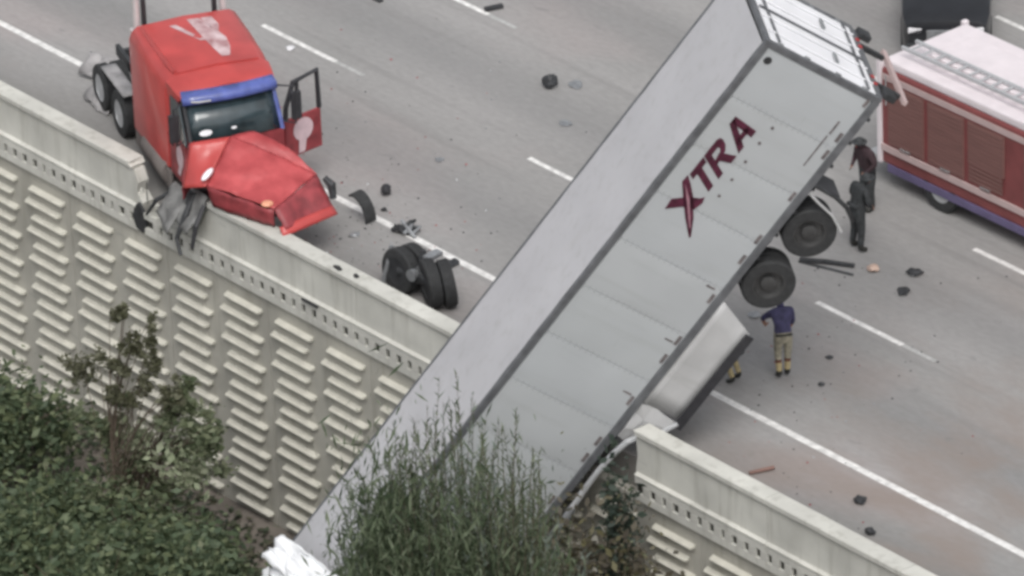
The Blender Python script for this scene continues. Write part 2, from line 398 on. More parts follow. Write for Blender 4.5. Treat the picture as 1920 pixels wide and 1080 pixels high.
# holes in the cap: dark flakes lying on it stand in for the shaded recesses
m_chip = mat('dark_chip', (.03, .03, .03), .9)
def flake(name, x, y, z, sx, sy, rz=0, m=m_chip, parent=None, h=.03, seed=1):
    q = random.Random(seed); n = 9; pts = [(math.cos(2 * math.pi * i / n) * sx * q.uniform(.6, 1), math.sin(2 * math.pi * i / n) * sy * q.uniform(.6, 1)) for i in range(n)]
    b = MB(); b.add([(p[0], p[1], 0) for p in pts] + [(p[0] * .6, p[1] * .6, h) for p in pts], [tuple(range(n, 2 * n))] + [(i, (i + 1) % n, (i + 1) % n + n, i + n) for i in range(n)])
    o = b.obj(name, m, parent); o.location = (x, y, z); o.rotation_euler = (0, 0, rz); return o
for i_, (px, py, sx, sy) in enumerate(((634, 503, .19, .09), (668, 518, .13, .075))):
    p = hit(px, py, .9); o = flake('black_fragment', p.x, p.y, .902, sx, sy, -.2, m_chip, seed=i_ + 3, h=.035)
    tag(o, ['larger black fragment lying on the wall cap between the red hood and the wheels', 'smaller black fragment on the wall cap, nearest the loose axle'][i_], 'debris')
MB().bbox(-2.85, -2.35, -3.26, -3.206, -.16, -.115, .01).obj('scraped_edge', m_dark, wall)
# broken hole at the breach, its inner shade painted as a dark slab
b = MB(); b.prism([(-8.47, -.60), (-8.25, -.66), (-8.12, -.45), (-8.2, -.15), (-8.36, .02), (-8.5, -.12), (-8.56, -.4)], -3.195, -3.123); b.obj('broken_pocket', m_dark, wall)
for i_, (x, z, s) in enumerate(((-8.0, -.02, .16), (-7.3, .14, .2), (-6.8, .05, .14), (-8.5, .22, .12), (-6.45, .2, .12))):
    bm = bmesh.new(); bmesh.ops.create_icosphere(bm, subdivisions=1, radius=s)
    for v in bm.verts: v.co *= .7 + .5 * random.random(); v.co.y *= .7
    o = MB().frombm(bm).obj('broken_concrete', m_conc, wall); o.location = (x, -3.0, z)
for i_, x in enumerate((-8.3, -7.6, -7.1, -6.6)):
    MB().tube([(x, -2.98, -.05), (x + .05, -3.02, .35), (x + .18, -3.1 - .05 * i_, .55)], .012, 6).obj('bent_rebar', m_dark, wall)

# ================================================================== TRAILER
tB = Vector((10.264, .8877, 7.664)); tW = Vector((-.85707, .50285, .11251)); tH = Vector((.35033, .72871, -.58847)); tL = Vector((-.37785, -.46488, -.80064))
TR = thing('box_trailer', 'long white box semi trailer hanging nose down over the broken wall with maroon XTRA lettering', 'semi trailer')
TM = Matrix((tL, -tW, -tH)).transposed().to_4x4(); TM.translation = tB + tW * 1.3; TR.matrix_world = TM
LEN, HW, HT = 16.15, 1.3, 2.8
# side panels (13 a side)
pw = LEN / 13.2
def side_panel(s, x0, x1, m, j):
    b = MB(); nx, nz = 6, 8; vs = []
    for iz in range(nz + 1):
        for ix in range(nx + 1):
            x = x0 + .003 + (x1 - x0 - .006) * ix / nx; z = .16 + (HT - .30) * iz / nz
            d = .016 * noise.noise(Vector((x * .9, z * 1.1, j * 3.1))) + .010
            vs.append((x, s * (HW + (d if 0 < ix < nx and 0 < iz < nz else .002)), z))
    fs = [(a, a + 1, a + nx + 2, a + nx + 1) for iz in range(nz) for ix in range(nx) for a in [iz * (nx + 1) + ix]]
    n0 = len(vs); vs += [(v[0], s * (HW - .02), v[2]) for v in vs]
    fs += [tuple(i + n0 for i in f)[::-1] for f in fs]
    rim = [i for i in range(nx + 1)] + [(i + 1) * (nx + 1) + nx for i in range(nz)] + [nz * (nx + 1) + nx - 1 - i for i in range(nx)] + [(nz - 1 - i) * (nx + 1) for i in range(nz - 1)]
    fs += [(rim[i], rim[(i + 1) % len(rim)], rim[(i + 1) % len(rim)] + n0, rim[i] + n0) for i in range(len(rim))]
    b.add(vs, fs).obj('side_panel', m, TR, smooth=35)
xs = [.14 + (LEN - .24) * i / 13 for i in range(14)]
for s in (1, -1):
    for i in range(13): side_panel(s, xs[i], xs[i + 1], m_trside[(i * 7 + (s > 0)) % 3], i)
    MB().bbox(.10, LEN, s * (HW + .005) - .03, s * (HW + .005) + .03, 0, .155, .012).obj('bottom_rail', m_trim, TR)
    MB().bbox(.10, LEN, s * HW - .05, s * HW + .035, HT - .135, HT + .012, .03).obj('top_rail', m_trim, TR)
    MB().bbox(0, .13, s * HW - .08, s * HW + .03, 0, HT, .012).obj('rear_post', m_trim, TR)
b = MB(); n = 32; vs = []
for i in range(n + 1):
    x = .12 + (LEN - .14) * i / n
    for j in range(7):
        y = -HW + .05 + (2 * HW - .10) * j / 6
        vs.append((x, y, HT + .004 + .012 * (1 - abs(j - 3) / 3) + .006 * (i % 2) + .006 * noise.noise(Vector((x, y, 0)))))
b.add(vs, [(i * 7 + j, i * 7 + j + 1, (i + 1) * 7 + j + 1, (i + 1) * 7 + j) for i in range(n) for j in range(6)]).obj('roof', m_roof, TR, smooth=True, fix=False)
# inner floor, front wall, inside liner so the box is solid
b = MB(); b.box(.13, LEN - .03, -HW + .03, HW - .03, .02, .15).obj('floor', m_dark, TR)
MB().bbox(LEN - .03, LEN + .03, -HW, HW, 0, HT, .02).obj('front_wall', m_alum, TR)
for i in range(26): MB().box(.5 + i * .6, .56 + i * .6, -HW + .04, HW - .04, -.1, .018).obj('crossmember', m_dark, TR)
b = MB()
for s_ in (1, -1):
    for x in xs[1:-1]:
        for k in range(19):
            z = .2 + k * .135
            for dx in (-.035, .035): b.lathe([(.0, 0), (.010, 0), (.007, .006), (0, .007)] if s_ > 0 else [(.0, 0), (.010, 0), (.007, -.006), (0, -.007)], 5, 'y', (x + dx, s_ * (HW + .004), z))
o = b.obj('rivets', m_trim, TR); o['kind'] = 'stuff'
# rear doors
MB().bbox(0, .10, -HW + .08, HW - .08, HT - .12, HT, .012).obj('door_header', m_trim, TR)
MB().bbox(-.02, .10, -HW + .08, HW - .08, -.02, .12, .012).obj('door_sill', m_trim, TR)
for s in (1, -1):
    y0, y1 = (.025, HW - .09) if s > 0 else (-HW + .09, -.025)
    d = MB().bbox(-.005, .055, y0, y1, .13, HT - .13, .015).obj('rear_door', m_door, TR)
    for yy in (y0 + .32, y1 - .32): MB().tube([(-.035, yy, .14), (-.035, yy, HT - .14)], .018, 8).obj('lock_rod', m_door, d)
    for zz in (.30, HT - .34): MB().bbox(-.05, .0, y0 + .01, y1 - .01, zz, zz + .045, .01).obj('door_strap', m_trim, d)
    MB().bbox(-.07, -.03, (y0 + y1) / 2 - .16, (y0 + y1) / 2 + .16, .95, 1.02, .01).obj('door_handle', m_steel, d)
    for zz in (.35, 1.0, 1.75, 2.4): MB().bbox(-.03, .03, s * (HW - .10), s * (HW - .02), zz, zz + .12, .01).obj('hinge', m_steel, d)
    for yy in (.55, .8): MB().lathe([(.0, -.04), (.05, -.04), (.05, -.0), (0, 0)], 12, 'x', (-.0, s * yy, .05)).obj('tail_light', m_redlens, TR)
MB().bbox(-.045, -.006, -.02, .02, .14, HT - .14, .008).obj('door_seal', m_trim, TR)
# underride guard
g = MB().bbox(-.05, .05, -.95, .95, -.70, -.60, .015).obj('underride_guard', m_cream, TR)
for s in (-.7, .7): MB().bbox(-.02, .08, s - .05, s + .05, -.60, 0, .01).obj('guard_post', m_dark, g)
for s in (-1.1, 1.1): MB().bbox(-.12, .02, s - .14, s + .14, -.30, -.02, .03).obj('tail_light_box', m_dark, g)
# lettering XTRA : (t, z) coordinates on the near side, reading from nose to tail
def letter(name, polys, m=m_letter, dy=.0175):
    b = MB()
    for P in polys: b.prism([(p[0], HT - 2.8 - p[1]) for p in P], HW + .003, HW + dy)
    return b.obj(name, m, TR)
sh = .52                                                   # italic slant
def G(x0, pts, y0=-2.31, hgt=.56, w=1.0):                   # glyph box: u 0..1 across, v 0 top..1 bottom; t falls as u grows
    return [(x0 - u * w + v * hgt * sh, y0 + v * hgt) for u, v in pts]
letter('letter_T', [G(2.93, [(-.42, 0), (.30, 0), (.30, .22), (-.42, .22)], w=.62), G(2.93, [(-.19, .2), (.07, .2), (.07, 1), (-.19, 1)], w=.62)])
letter('letter_R', [G(2.72, [(0, 0), (.30, 0), (.30, 1), (0, 1)], w=.52),
    G(2.72, [(.28, 0), (.80, 0), (.98, .07), (1.04, .2), (1.02, .38), (.88, .52), (.28, .62), (.28, .45), (.66, .40), (.74, .3), (.68, .21), (.28, .21)], w=.52),
    G(2.72, [(.42, .56), (.74, .52), (1.16, 1), (.80, 1)], w=.52)])
letter('letter_A', [G(2.06, [(.34, 0), (.66, 0), (.36, 1), (.0, 1)], w=.5), G(2.06, [(.46, 0), (.74, 0), (1.16, 1.0), (.84, 1.0)], w=.5), G(2.06, [(.22, .60), (.9, .60), (.96, .78), (.16, .78)], w=.5)])
letter('letter_X', [[(4.06, -2.27), (3.82, -2.29), (3.62, -2.02), (3.54, -1.80), (3.47, -1.74), (3.60, -1.70), (3.80, -1.76), (3.86, -2.0)],
    [(3.22, -2.33), (3.40, -2.34), (3.72, -2.08), (4.06, -1.78), (4.38, -1.46), (4.34, -1.44), (3.98, -1.64), (3.60, -1.92), (3.36, -2.16)]])
letter('letter_stripe', [[(3.40, -2.27), (3.70, -2.01), (4.20, -1.58), (4.16, -1.58), (3.66, -1.97)]], m_letter_hl, .0205)
for t, h in ((1.56, -1.51), (1.96, -1.53), (2.43, -1.52), (2.89, -1.51), (3.31, -1.51)):
    b = MB(); b.lathe([(0, 0), (.035, 0), (.035, .012), (0, .012)], 10, 'y'); o = b.obj('marker_dot', m_tape, TR); o.location = (t, HW + .006, -h)
b = MB(); b.lathe([(0, -.05), (.075, -.05), (.085, .01), (.075, .016), (0, .012)], 20, 'y'); o = b.obj('vent_port', m_black, TR); o.location = (.38, HW + .002, 2.50)
for t in (.2, 1.1, 1.54, 2.63, 3.75, 4.28, 5.31, 6.42, 6.9, 8.02, 9.11, 9.55, 10.7, 11.2, 12.4, 13.6):
    MB().bbox(t - .11, t + .11, HW + .004, HW + .0215, .20, .27, .004).obj('reflective_tape', m_tape, TR)
for a, c in ((.8, 1.12), (1.18, 1.95)): MB().bbox(a, c, HW + .008, HW + .0225, .43 + (a > 1) * .02, .47 + (a > 1) * .01, .004).obj('decal_line', m_tape, TR)
for t in (5.1, 6.5, 7.9): MB().bbox(t - .02, t + .02, HW + .004, HW + .019, .3, .5, .004).obj('side_decal', m_tape, TR)
# bogie and wheels
MB().bbox(2.2, 5.6, -.55, -.42, -.42, -.0, .02).obj('bogie_rail', m_dark, TR); MB().bbox(2.2, 5.6, .42, .55, -.42, 0, .02).obj('bogie_rail', m_dark, TR)
def wheel_parts(parent, c, out, r=.52, wd=.26, dish=m_alum, axis='y'):
    # out=+1: visible face towards +axis
    h = wd / 2; cx = Vector(c)
    prof = [(r * .60, -h), (r * .80, -h * 1.03), (r * .94, -h), (r, -h * .75), (r, -h * .42), (r * .965, -h * .38), (r * .965, -h * .30), (r, -h * .26), (r, h * .02), (r * .965, h * .05), (r * .965, h * .12), (r, h * .16), (r, h * .42), (r * .965, h * .46), (r * .965, h * .52), (r, h * .56), (r, h * .75), (r * .94, h), (r * .80, h * 1.03), (r * .60, h)]
    ty = MB().lathe(prof, 32, axis, c).obj('tyre', m_black, parent, smooth=40)
    for k in (-.4, 0, .4):
        MB()
    ri = MB().lathe([(r * .60, -h * .9), (r * .61, out * h * .9), (r * .55, out * h * .92), (r * .50, out * h * .2), (r * .30, out * h * .1), (r * .28, out * h * .6), (r * .14, out * h * .8), (0.001, out * h * .8), (0.001, -h * .5)], 28, axis, c).obj('rim', dish, parent, smooth=40)
    return ty, ri
for ax in (3.20, 4.55):
    MB().tube([(ax, -1.0, -.62), (ax, 1.0, -.62)], .09, 12).obj('axle', m_dark, TR)
    for s in (1, -1):
        wh = bpy.data.objects.new('wheel', None); COL.objects.link(wh); wh.parent = TR; wh.location = (ax, s * 1.10, -.64)
        wheel_parts(wh, (0, s * .0, 0), s, .545, .27, m_rim)
        wheel_parts(wh, (0, -s * .31, 0), s, .545, .27, m_rim)
# mud flap bracket and flap on the near side, behind the rear axle
for s in (1, -1):
    br = MB().bbox(2.18, 2.26, s * 1.0 - .3, s * 1.0 + .3, -.62, .0, .02).obj('mud_flap', m_darkplastic, TR)
    MB().tube([(2.22, s * 1.28, .0), (2.24, s * 1.28, -.55), (2.34, s * 1.26, -.9), (2.56, s * 1.22, -1.22)], [.05, .05, .045, .035], 8).obj('flap_bracket', m_dark, br)
    MB().tube([(2.42, s * 1.25, -.02), (2.52, s * 1.27, -.35), (2.62, s * 1.27, -.75), (2.85, s * 1.25, -1.15)], .028, 8).obj('air_hose', m_skirt, br)
MB().tube([(3.9, 1.02, -.95), (3.6, 1.1, -2.05)], .03, 8).obj('hanging_rod', m_dark, TR)
# side skirt, bent up towards the wall
for s in (1,):
    def sk_panel(t0, t1, d0, d1, first=0, j=0):
        vs = []
        for i_ in range(7):
            t = t0 + (t1 - t0) * i_ / 6; dd = d0 + (d1 - d0) * i_ / 6
            for k in range(6):
                v = k / 5; vs.append((t + (.38 * v * (1 - i_ / 6) if first else 0), s * (HW - .02 * math.sin(v * 3) + .008 * noise.noise(Vector((t * 1.5, v * 1.4, j)))), -.02 - dd * v))
        o_ = MB().add(vs, [(a_ * 6 + k, a_ * 6 + k + 1, (a_ + 1) * 6 + k + 1, (a_ + 1) * 6 + k) for a_ in range(6) for k in range(5)]).obj('side_skirt', m_skirt, TR, smooth=30)
        md = o_.modifiers.new('thick', 'SOLIDIFY'); md.thickness = .02; return o_
    sk = sk_panel(5.25, 7.95, .93, .84, 1, 1)
    e = MB().loft([[(t + .2 * (t < 5.7), s * (HW + .04) + y, z) for y, z in ((-.03, -.87), (.03, -.87), (.04, -1.04), (-.02, -1.05))] for t in (5.45, 6.3, 7.0, 7.6, 8.1)]).obj('rubber_strip', m_darkplastic, sk)
    # crumpled forward piece
    vs = []; C2 = [(7.97, .02, .80), (8.25, .0, .72), (8.55, .0, .50), (8.85, .02, .32)]
    for t, y, dd in C2:
        for k in range(4):
            v = k / 3; vs.append((t + .04 * math.sin(k * 2 + t * 9), HW + y + .05 * math.sin(t * 6 + k), -.03 - dd * v))
    s2 = MB().add(vs, [(i * 4 + k, i * 4 + k + 1, (i + 1) * 4 + k + 1, (i + 1) * 4 + k) for i in range(3) for k in range(3)]).obj('bent_skirt_panel', m_skirt, TR); md = s2.modifiers.new('thick', 'SOLIDIFY'); md.thickness = .02
rl = MB().tube([(8.0, 1.36, -.90), (8.35, 1.36, -.72), (8.6, 1.38, -.42), (8.8, 1.40, -.24), (9.2, 1.38, -.17), (9.7, 1.40, -.14), (10.2, 1.38, -.17), (10.6, 1.42, -.18)], [.05, .055, .06, .065, .065, .06, .065, .06], 8).obj('torn_rail', m_alum, TR)
MB().tube([(10.62, 1.40, -.19), (10.85, 1.42, -.22), (11.3, 1.38, -.22), (11.8, 1.36, -.26), (12.4, 1.34, -.24)], [.085, .09, .06, .05, .045], 8).obj('torn_rail', m_steel, TR)
for s in (.75, -.75):
    lg = MB().bbox(12.2, 12.36, s - .08, s + .08, -.95, -.0, .02).obj('landing_leg', m_dark, TR)
# torn sheet on the nose
def crumple(name, nx, ny, sx, sy, amp, seed, m):
    b = MB(); vs = []
    for j in range(ny + 1):
        for i in range(nx + 1):
            u, v = i / nx, j / ny
            ed = .08 * noise.noise(Vector((u * 5 + seed, v * 5, 7)))
            z = amp * (abs(math.sin(u * 7 + v * 3.0 + 2 * noise.noise(Vector((u * 2, v * 2, seed))))) ** .7) + amp * .6 * noise.noise(Vector((u * 3, v * 3, seed + 2)))
            vs.append(((u - .5) * sx + ed, (v - .5) * sy + ed, z))
    b.add(vs, [(j * (nx + 1) + i, j * (nx + 1) + i + 1, (j + 1) * (nx + 1) + i + 1, (j + 1) * (nx + 1) + i) for j in range(ny) for i in range(nx)])
    o = b.obj(name, m, smooth=25, fix=False); md = o.modifiers.new('thick', 'SOLIDIFY'); md.thickness = .015; return o
m_sheet = mat('bright_white_sheet', (.86, .87, .88), .4, var=.03)
ts = thing('torn_metal_sheet', 'crumpled bright white torn sheet metal at the trailer nose, low among the shrubs', 'metal sheet')
ts.matrix_world = TM @ Matrix.Translation((15.2, .95, HT + .42)) @ Matrix.Rotation(R(12), 4, 'Z') @ Matrix.Scale(1.18, 4)
for k_, (x, y, a, sx, sy, am) in enumerate(((-.35, -.35, 10, .55, 1.9, .10), (.05, -.2, -6, .6, 1.8, .13), (.45, .1, 14, .6, 1.6, .12), (.85, .1, -10, .55, 1.7, .10), (.2, .75, 40, .5, 1.0, .09), (.95, -.55, 30, .5, 1.1, .12), (.5, -.9, -25, .5, .9, .1))):
    q = crumple('sheet_strip', 16, 26, sx, sy, am, 4 + k_ * 2.7, m_sheet); q.parent = ts; q.location = (x, y, .05 * (k_ % 3)); q.rotation_euler = (R((k_ * 37) % 24 - 12), R((k_ * 53) % 30 - 15), R(a))
MB().tube([(-.5, -.9, .0), (.2, .1, .06), (.9, .9, .02)], .05, 7).obj('bent_bar', m_dark, ts)  # dark bars added for the shaded gaps between the strips
MB().tube([(.1, -1.0, .1), (.55, -.2, .2), (1.2, .2, .1)], .04, 7).obj('bent_bar', m_dark, ts)

# ================================================================== TRACTOR
TT = thing('tractor_unit', 'wrecked red sleeper tractor unit, hood torn loose, nosed through the broken wall', 'truck', (-6.51, -1.93, 0), R(-20))
def sec(x, hw, zr, z0, bv, crown=.05, hw0=None):
    hw0 = hw0 or hw
    return [(x, -hw0, z0), (x, hw0, z0), (x, hw, zr - bv * 1.3), (x, hw - bv * .35, zr - bv * .45), (x, hw - bv, zr), (x, 0, zr + crown), (x, -hw + bv, zr), (x, -hw + bv * .35, zr - bv * .45), (x, -hw, zr - bv * 1.3)]
# sleeper box
sl_ = MB().loft([sec(-3.32, 1.17, 3.04, .85, .16), sec(-3.22, 1.22, 3.12, .80, .2), sec(-2.2, 1.22, 3.10, .80, .24), sec(-1.35, 1.21, 3.03, .82, .26), sec(-1.02, 1.16, 2.99, .86, .26)]).obj('sleeper_cab', m_red, TT, smooth=35)
# roof fairing from the sleeper to the visor
MB().loft([[(x, -w_, z0), (x, w_, z0), (x, w_, z1), (x, w_ - .18, z1 + .10), (x, 0, z1 + .14), (x, -w_ + .18, z1 + .10), (x, -w_, z1)] for x, w_, z0, z1 in ((-1.01, 1.13, 2.60, 2.86), (-.7, 1.10, 2.60, 2.82), (-.45, 1.06, 2.62, 2.76), (-.37, 1.0, 2.66, 2.72))]).obj('cab_roof', m_red, TT, smooth=35)
# mottled pale patch on the roof
def on_roof(x, y): return (x, y, (3.10 + .05 * (1 - abs(y)) if x < -1.9 else 3.04 + .045 * (1 - abs(y)) + (-1.9 - x) * -.0) + .012)
def rz_(x, y):
    pts = ((-3.22, 3.12), (-2.2, 3.10), (-1.35, 3.03), (-1.02, 2.99))
    for (a, za), (c, zc) in zip(pts, pts[1:]):
        if a <= x <= c: zr = za + (zc - za) * (x - a) / (c - a); return zr + .05 * (1 - abs(y) / .97) + .008
    return 2.99
b = MB()
def flash(pts):
    for i in range(len(pts) - 1):
        (x0, a0, c0), (x1, a1, c1) = pts[i], pts[i + 1]
        b.add([(x0, a0, rz_(x0, a0)), (x0, c0, rz_(x0, c0)), (x1, c1, rz_(x1, c1)), (x1, a1, rz_(x1, a1))], [(0, 1, 2, 3)])
flash([(-3.0, .0, .26), (-2.5, .04, .42), (-2.0, .08, .54), (-1.6, .14, .50), (-1.25, .2, .38)])
flash([(-3.0, .30, .55), (-2.6, .36, .58), (-2.3, .35, .48)])
flash([(-2.9, -.42, -.28), (-2.4, -.20, -.10), (-2.0, -.02, .12)])
b.obj('roof_graphic', mat('faded_white_paint', (.50, .24, .25), .5, var=.35, scale=3.5, col2=(.66, .52, .53)), TT, fix=False)
# raised ridge along the right roof edge
MB().loft([[(x, y - .05, z), (x, y, z + .06), (x, y + .05, z)] for x, y, z in ((-3.1, -.97, 3.12), (-2.2, -.97, 3.10), (-1.35, -.95, 3.04), (-1.05, -.9, 3.0))]).obj('roof_ridge', m_red, TT)
# cab lower shell
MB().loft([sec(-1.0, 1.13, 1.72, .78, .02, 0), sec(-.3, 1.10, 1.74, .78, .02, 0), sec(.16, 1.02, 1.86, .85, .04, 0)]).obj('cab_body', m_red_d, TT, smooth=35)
for s in (-1, 1):
    MB().tube([(-1.0, s * 1.11, 1.70), (-1.0, s * 1.08, 2.72)], .06, 8).obj('rear_pillar', m_red, TT)
    MB().tube([(.13, s * 1.0, 1.84), (-.38, s * .98, 2.70)], .05, 8).obj('windscreen_pillar', m_bluetint if s > 0 else m_darkplastic, TT)
# interior
MB().bbox(-1.0, -.93, -1.05, 1.05, 1.7, 2.7, .02).obj('cab_back_wall', m_foam, TT)
for s in (-.55, .55):
    st = MB().bbox(-.85, -.35, s - .25, s + .25, 1.72, 1.88, .06).obj('seat', m_foam, TT); MB().bbox(-.90, -.74, s - .24, s + .24, 1.85, 2.5, .06).obj('seat_back', m_foam, st)
MB().bbox(-.2, .10, -.98, .98, 1.78, 1.93, .05).obj('dashboard', m_darkplastic, TT)
# windscreen with blue tinted visor band above it
vs = []
for k in range(9):
    y = -1 + k * .25
    bow = .10 * (1 - y * y)
    vs += [(.12 + bow, y, 1.88), (-.36 + bow, y * .97, 2.68)]
gl = MB().add(vs, [(2 * k, 2 * k + 2, 2 * k + 3, 2 * k + 1) for k in range(8)]).obj('windscreen', m_glass, TT, smooth=True); md = gl.modifiers.new('t', 'SOLIDIFY'); md.thickness = .012
for i_, (y, z, sx, sz) in enumerate(((-.66, 2.06, .14, .05), (-.05, 2.08, .06, .03))):
    b = MB(); b.lathe([(0, -.004), (sx, -.004), (sx, .004), (0, .004)], 14, 'x'); o = b.obj('paper_sticker', m_white, gl)
    x = .12 + .10 * (1 - y * y) - (z - 1.88) * .6 + .02; o.location = (x, y, z); o.scale = (1, 1, .45); o.rotation_euler = (0, R(-31), 0)
vs = []
for k in range(9):
    y = -1.04 + k * .26; bow = .10 * (1 - (y / 1.05) ** 2)
    vs += [(-.18 + bow, y, 2.64), (-.23 + bow, y, 2.76), (-.42 + bow, y * .97, 2.86)]
vz = MB().add(vs, [(3 * k + j, 3 * k + 3 + j, 3 * k + 4 + j, 3 * k + 1 + j) for k in range(8) for j in range(2)]).obj('sun_visor', m_bluetint, TT, smooth=True); md = vz.modifiers.new('t', 'SOLIDIFY'); md.thickness = .02
MB().tube([(-.17, -.86, 2.70), (-.12, -.7, 2.69), (-.095, -.45, 2.69)], .022, 8).obj('visor_glint_trim', m_chrome, vz)  # bright tube added to paint the glint on the visor
for y in (-.35, -.15, 0, .15, .35):
    MB()
# passenger door (right, closed)
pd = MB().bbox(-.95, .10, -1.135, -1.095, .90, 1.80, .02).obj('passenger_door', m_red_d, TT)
MB().prism([(-.93, 1.82), (.10, 1.82), (-.30, 2.62), (-.93, 2.66)], -1.11, -1.07).obj('side_window', m_glass, pd)
def disc(parent, c, r, m, ax, sc=(1, 1, 1)):
    b = MB(); b.lathe([(0, -.006), (r, -.006), (r, .006), (0, .006)], 22, ax); o = b.obj('round_logo', m, parent); o.location = c; o.scale = sc; return o
m_logo = mat('pinkish_white_logo', (.66, .50, .53), .5, var=.12, scale=5)
disc(pd, (-.28, -1.142, 1.42), .26, m_logo, 'y', (.8, 1, 1.0)); MB().prism([(-.36, 1.20), (-.18, 1.2), (-.30, .98), (-.46, .98)], -1.148, -1.136).obj('logo_tail', m_logo, pd)
MB().bbox(-.86, -.7, -1.165, -1.135, 1.5, 1.55, .01).obj('door_handle', m_darkplastic, pd)
# driver door (left, swung wide open) : hinge at (.10, 1.12)
dd = thing('x', '', ''); dd.name = 'driver_door'
for kk in ('label', 'category'): del dd[kk]
dd.parent = TT; dd.location = (-.28, 1.12, 0); dd.rotation_euler = (0, 0, R(90 + 20)); dd['label'] = 'open driver door with round white logo'
# local: x runs from hinge outwards (after rotation), +y is the face away from the cab
dm = MB().bbox(.06, 1.02, -.03, .03, .88, 1.78, .02).obj('door_panel', m_red_d, dd)
def frame(pts, r, nm, m, par): return MB().tube(pts, r, 8).obj(nm, m, par)
frame([(.10, 0, 1.78), (.12, 0, 2.05), (.34, 0, 2.58), (.98, 0, 2.66), (1.0, 0, 1.78)], .055, 'window_frame', m_darkplastic, dd)
frame([(.42, 0, 1.78), (.44, 0, 2.60)], .045, 'window_divider', m_darkplastic, dd)
b = MB(); b.lathe([(0, -.006), (.26, -.006), (.26, .006), (0, .006)], 24, 'y'); o = b.obj('round_logo', m_logo, dd); o.location = (.52, -.042, 1.45)
o2 = o.copy(); COL.objects.link(o2); o2.location = (.52, .042, 1.45)
for yy in (-.046, .036): MB().prism([(.40, 1.22), (.60, 1.22), (.54, .93), (.38, .93)], yy, yy + .01).obj('logo_tail', m_logo, dd)
for s in (1, -1):     # mirrors
    mr = MB().tube([(.0, s * 1.06, 1.95), (.12, s * 1.30, 1.9), (.12, s * 1.34, 2.75), (-.25, s * 1.0, 2.68)], .022, 6).obj('mirror_arm', m_darkplastic, TT)
    MB().bbox(.03, .13, s * 1.34 - .11, s * 1.34 + .11, 1.98, 2.62, .03).obj('mirror', m_darkplastic, mr)
# hood: torn loose and twisted towards the road
def grid_patch(name, c, m, nu=12, nv=10, bulge=.1, crump=.03, seed=0, par=TT, thick=.03):
    a, b_, c_, d = [Vector(p) for p in c]; vs = []
    nrm = ((b_ - a).cross(d - a)).normalized()
    if nrm.z < 0: nrm = -nrm
    for j in range(nv + 1):
        for i in range(nu + 1):
            u, v = i / nu, j / nv
            p = a.lerp(b_, u).lerp(d.lerp(c_, u), v)
            p = p + nrm * (bulge * 4 * u * (1 - u) * (.4 + .6 * (1 - abs(2 * v - 1))) + crump * noise.noise(p * 2.6 + Vector((seed, 0, 0))) + crump * .6 * abs(noise.noise(p * 5 + Vector((seed, 3, 0)))) + crump * .45 * (.5 - abs(noise.noise(p * 9 + Vector((seed, 8, 0))))))
            vs.append(p)
    o = MB().add(vs, [(j * (nu + 1) + i, j * (nu + 1) + i + 1, (j + 1) * (nu + 1) + i + 1, (j + 1) * (nu + 1) + i) for j in range(nv) for i in range(nu)]).obj(name, m, par, smooth=40, fix=False)
    md = o.modifiers.new('t', 'SOLIDIFY'); md.thickness = thick; return o
K = dict(TL=(.12, -1.03, 2.0), T1=(.20, -.50, 2.08), T2=(.48, .21, 2.06), TR=(1.15, .74, 1.9), FLt=(1.23, -1.09, 1.6), FLb=(1.10, -1.02, 1.25),
         F1=(2.52, -.10, 1.50), FR=(1.95, 1.18, 1.5), lip=(2.86, .05, .98), lipR=(2.40, 1.22, .98))
PA, PT, PR, PB, PC, PD, PF, PG, PH = [Vector(q_) for q_ in ((.44, -.22, 2.05), (.45, .27, 2.05), (1.17, .79, 1.88), (1.80, 1.13, 1.5), (2.6, -.06, 1.32), (1.19, -1.04, 1.42), (.24, -1.04, 1.98), (.58, -1.36, 1.15), (1.14, -1.0, 1.66))]
hood = grid_patch('hood', (PA, PB, PC, PD), m_red_hood, 26, 22, .085, .045, 1)
grid_patch('hood_top_flank', (PA, PT, PR, PB), m_red_hood, 24, 12, .06, .03, 4, par=hood)
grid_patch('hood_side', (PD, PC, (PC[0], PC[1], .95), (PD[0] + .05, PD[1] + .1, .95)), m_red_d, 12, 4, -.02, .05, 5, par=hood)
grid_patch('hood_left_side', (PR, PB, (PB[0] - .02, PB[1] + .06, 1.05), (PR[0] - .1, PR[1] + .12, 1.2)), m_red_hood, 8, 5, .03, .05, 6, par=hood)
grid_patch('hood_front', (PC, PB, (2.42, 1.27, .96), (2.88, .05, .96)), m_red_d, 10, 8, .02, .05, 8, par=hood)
grid_patch('bumper_lip', ((2.84, -.05, 1.02), (2.40, 1.26, 1.04), (2.52, 1.32, .88), (2.98, -.02, .86)), m_red, 10, 3, .05, .02, 9, par=hood)
MB().tube([(1.98, 1.26, 1.50), (2.12, 1.36, 1.38), (2.2, 1.36, 1.1)], [.06, .10, .07], 8).obj('torn_hood_corner', m_dark, hood)
b = MB(); bm = bmesh.new(); bmesh.ops.create_uvsphere(bm, u_segments=14, v_segments=8, radius=.12); b.frombm(bm); o = b.obj('marker_lamp', m_amber, hood, smooth=True); o.location = (2.42, -.14, 1.40); o.scale = (1, 1.1, .5)
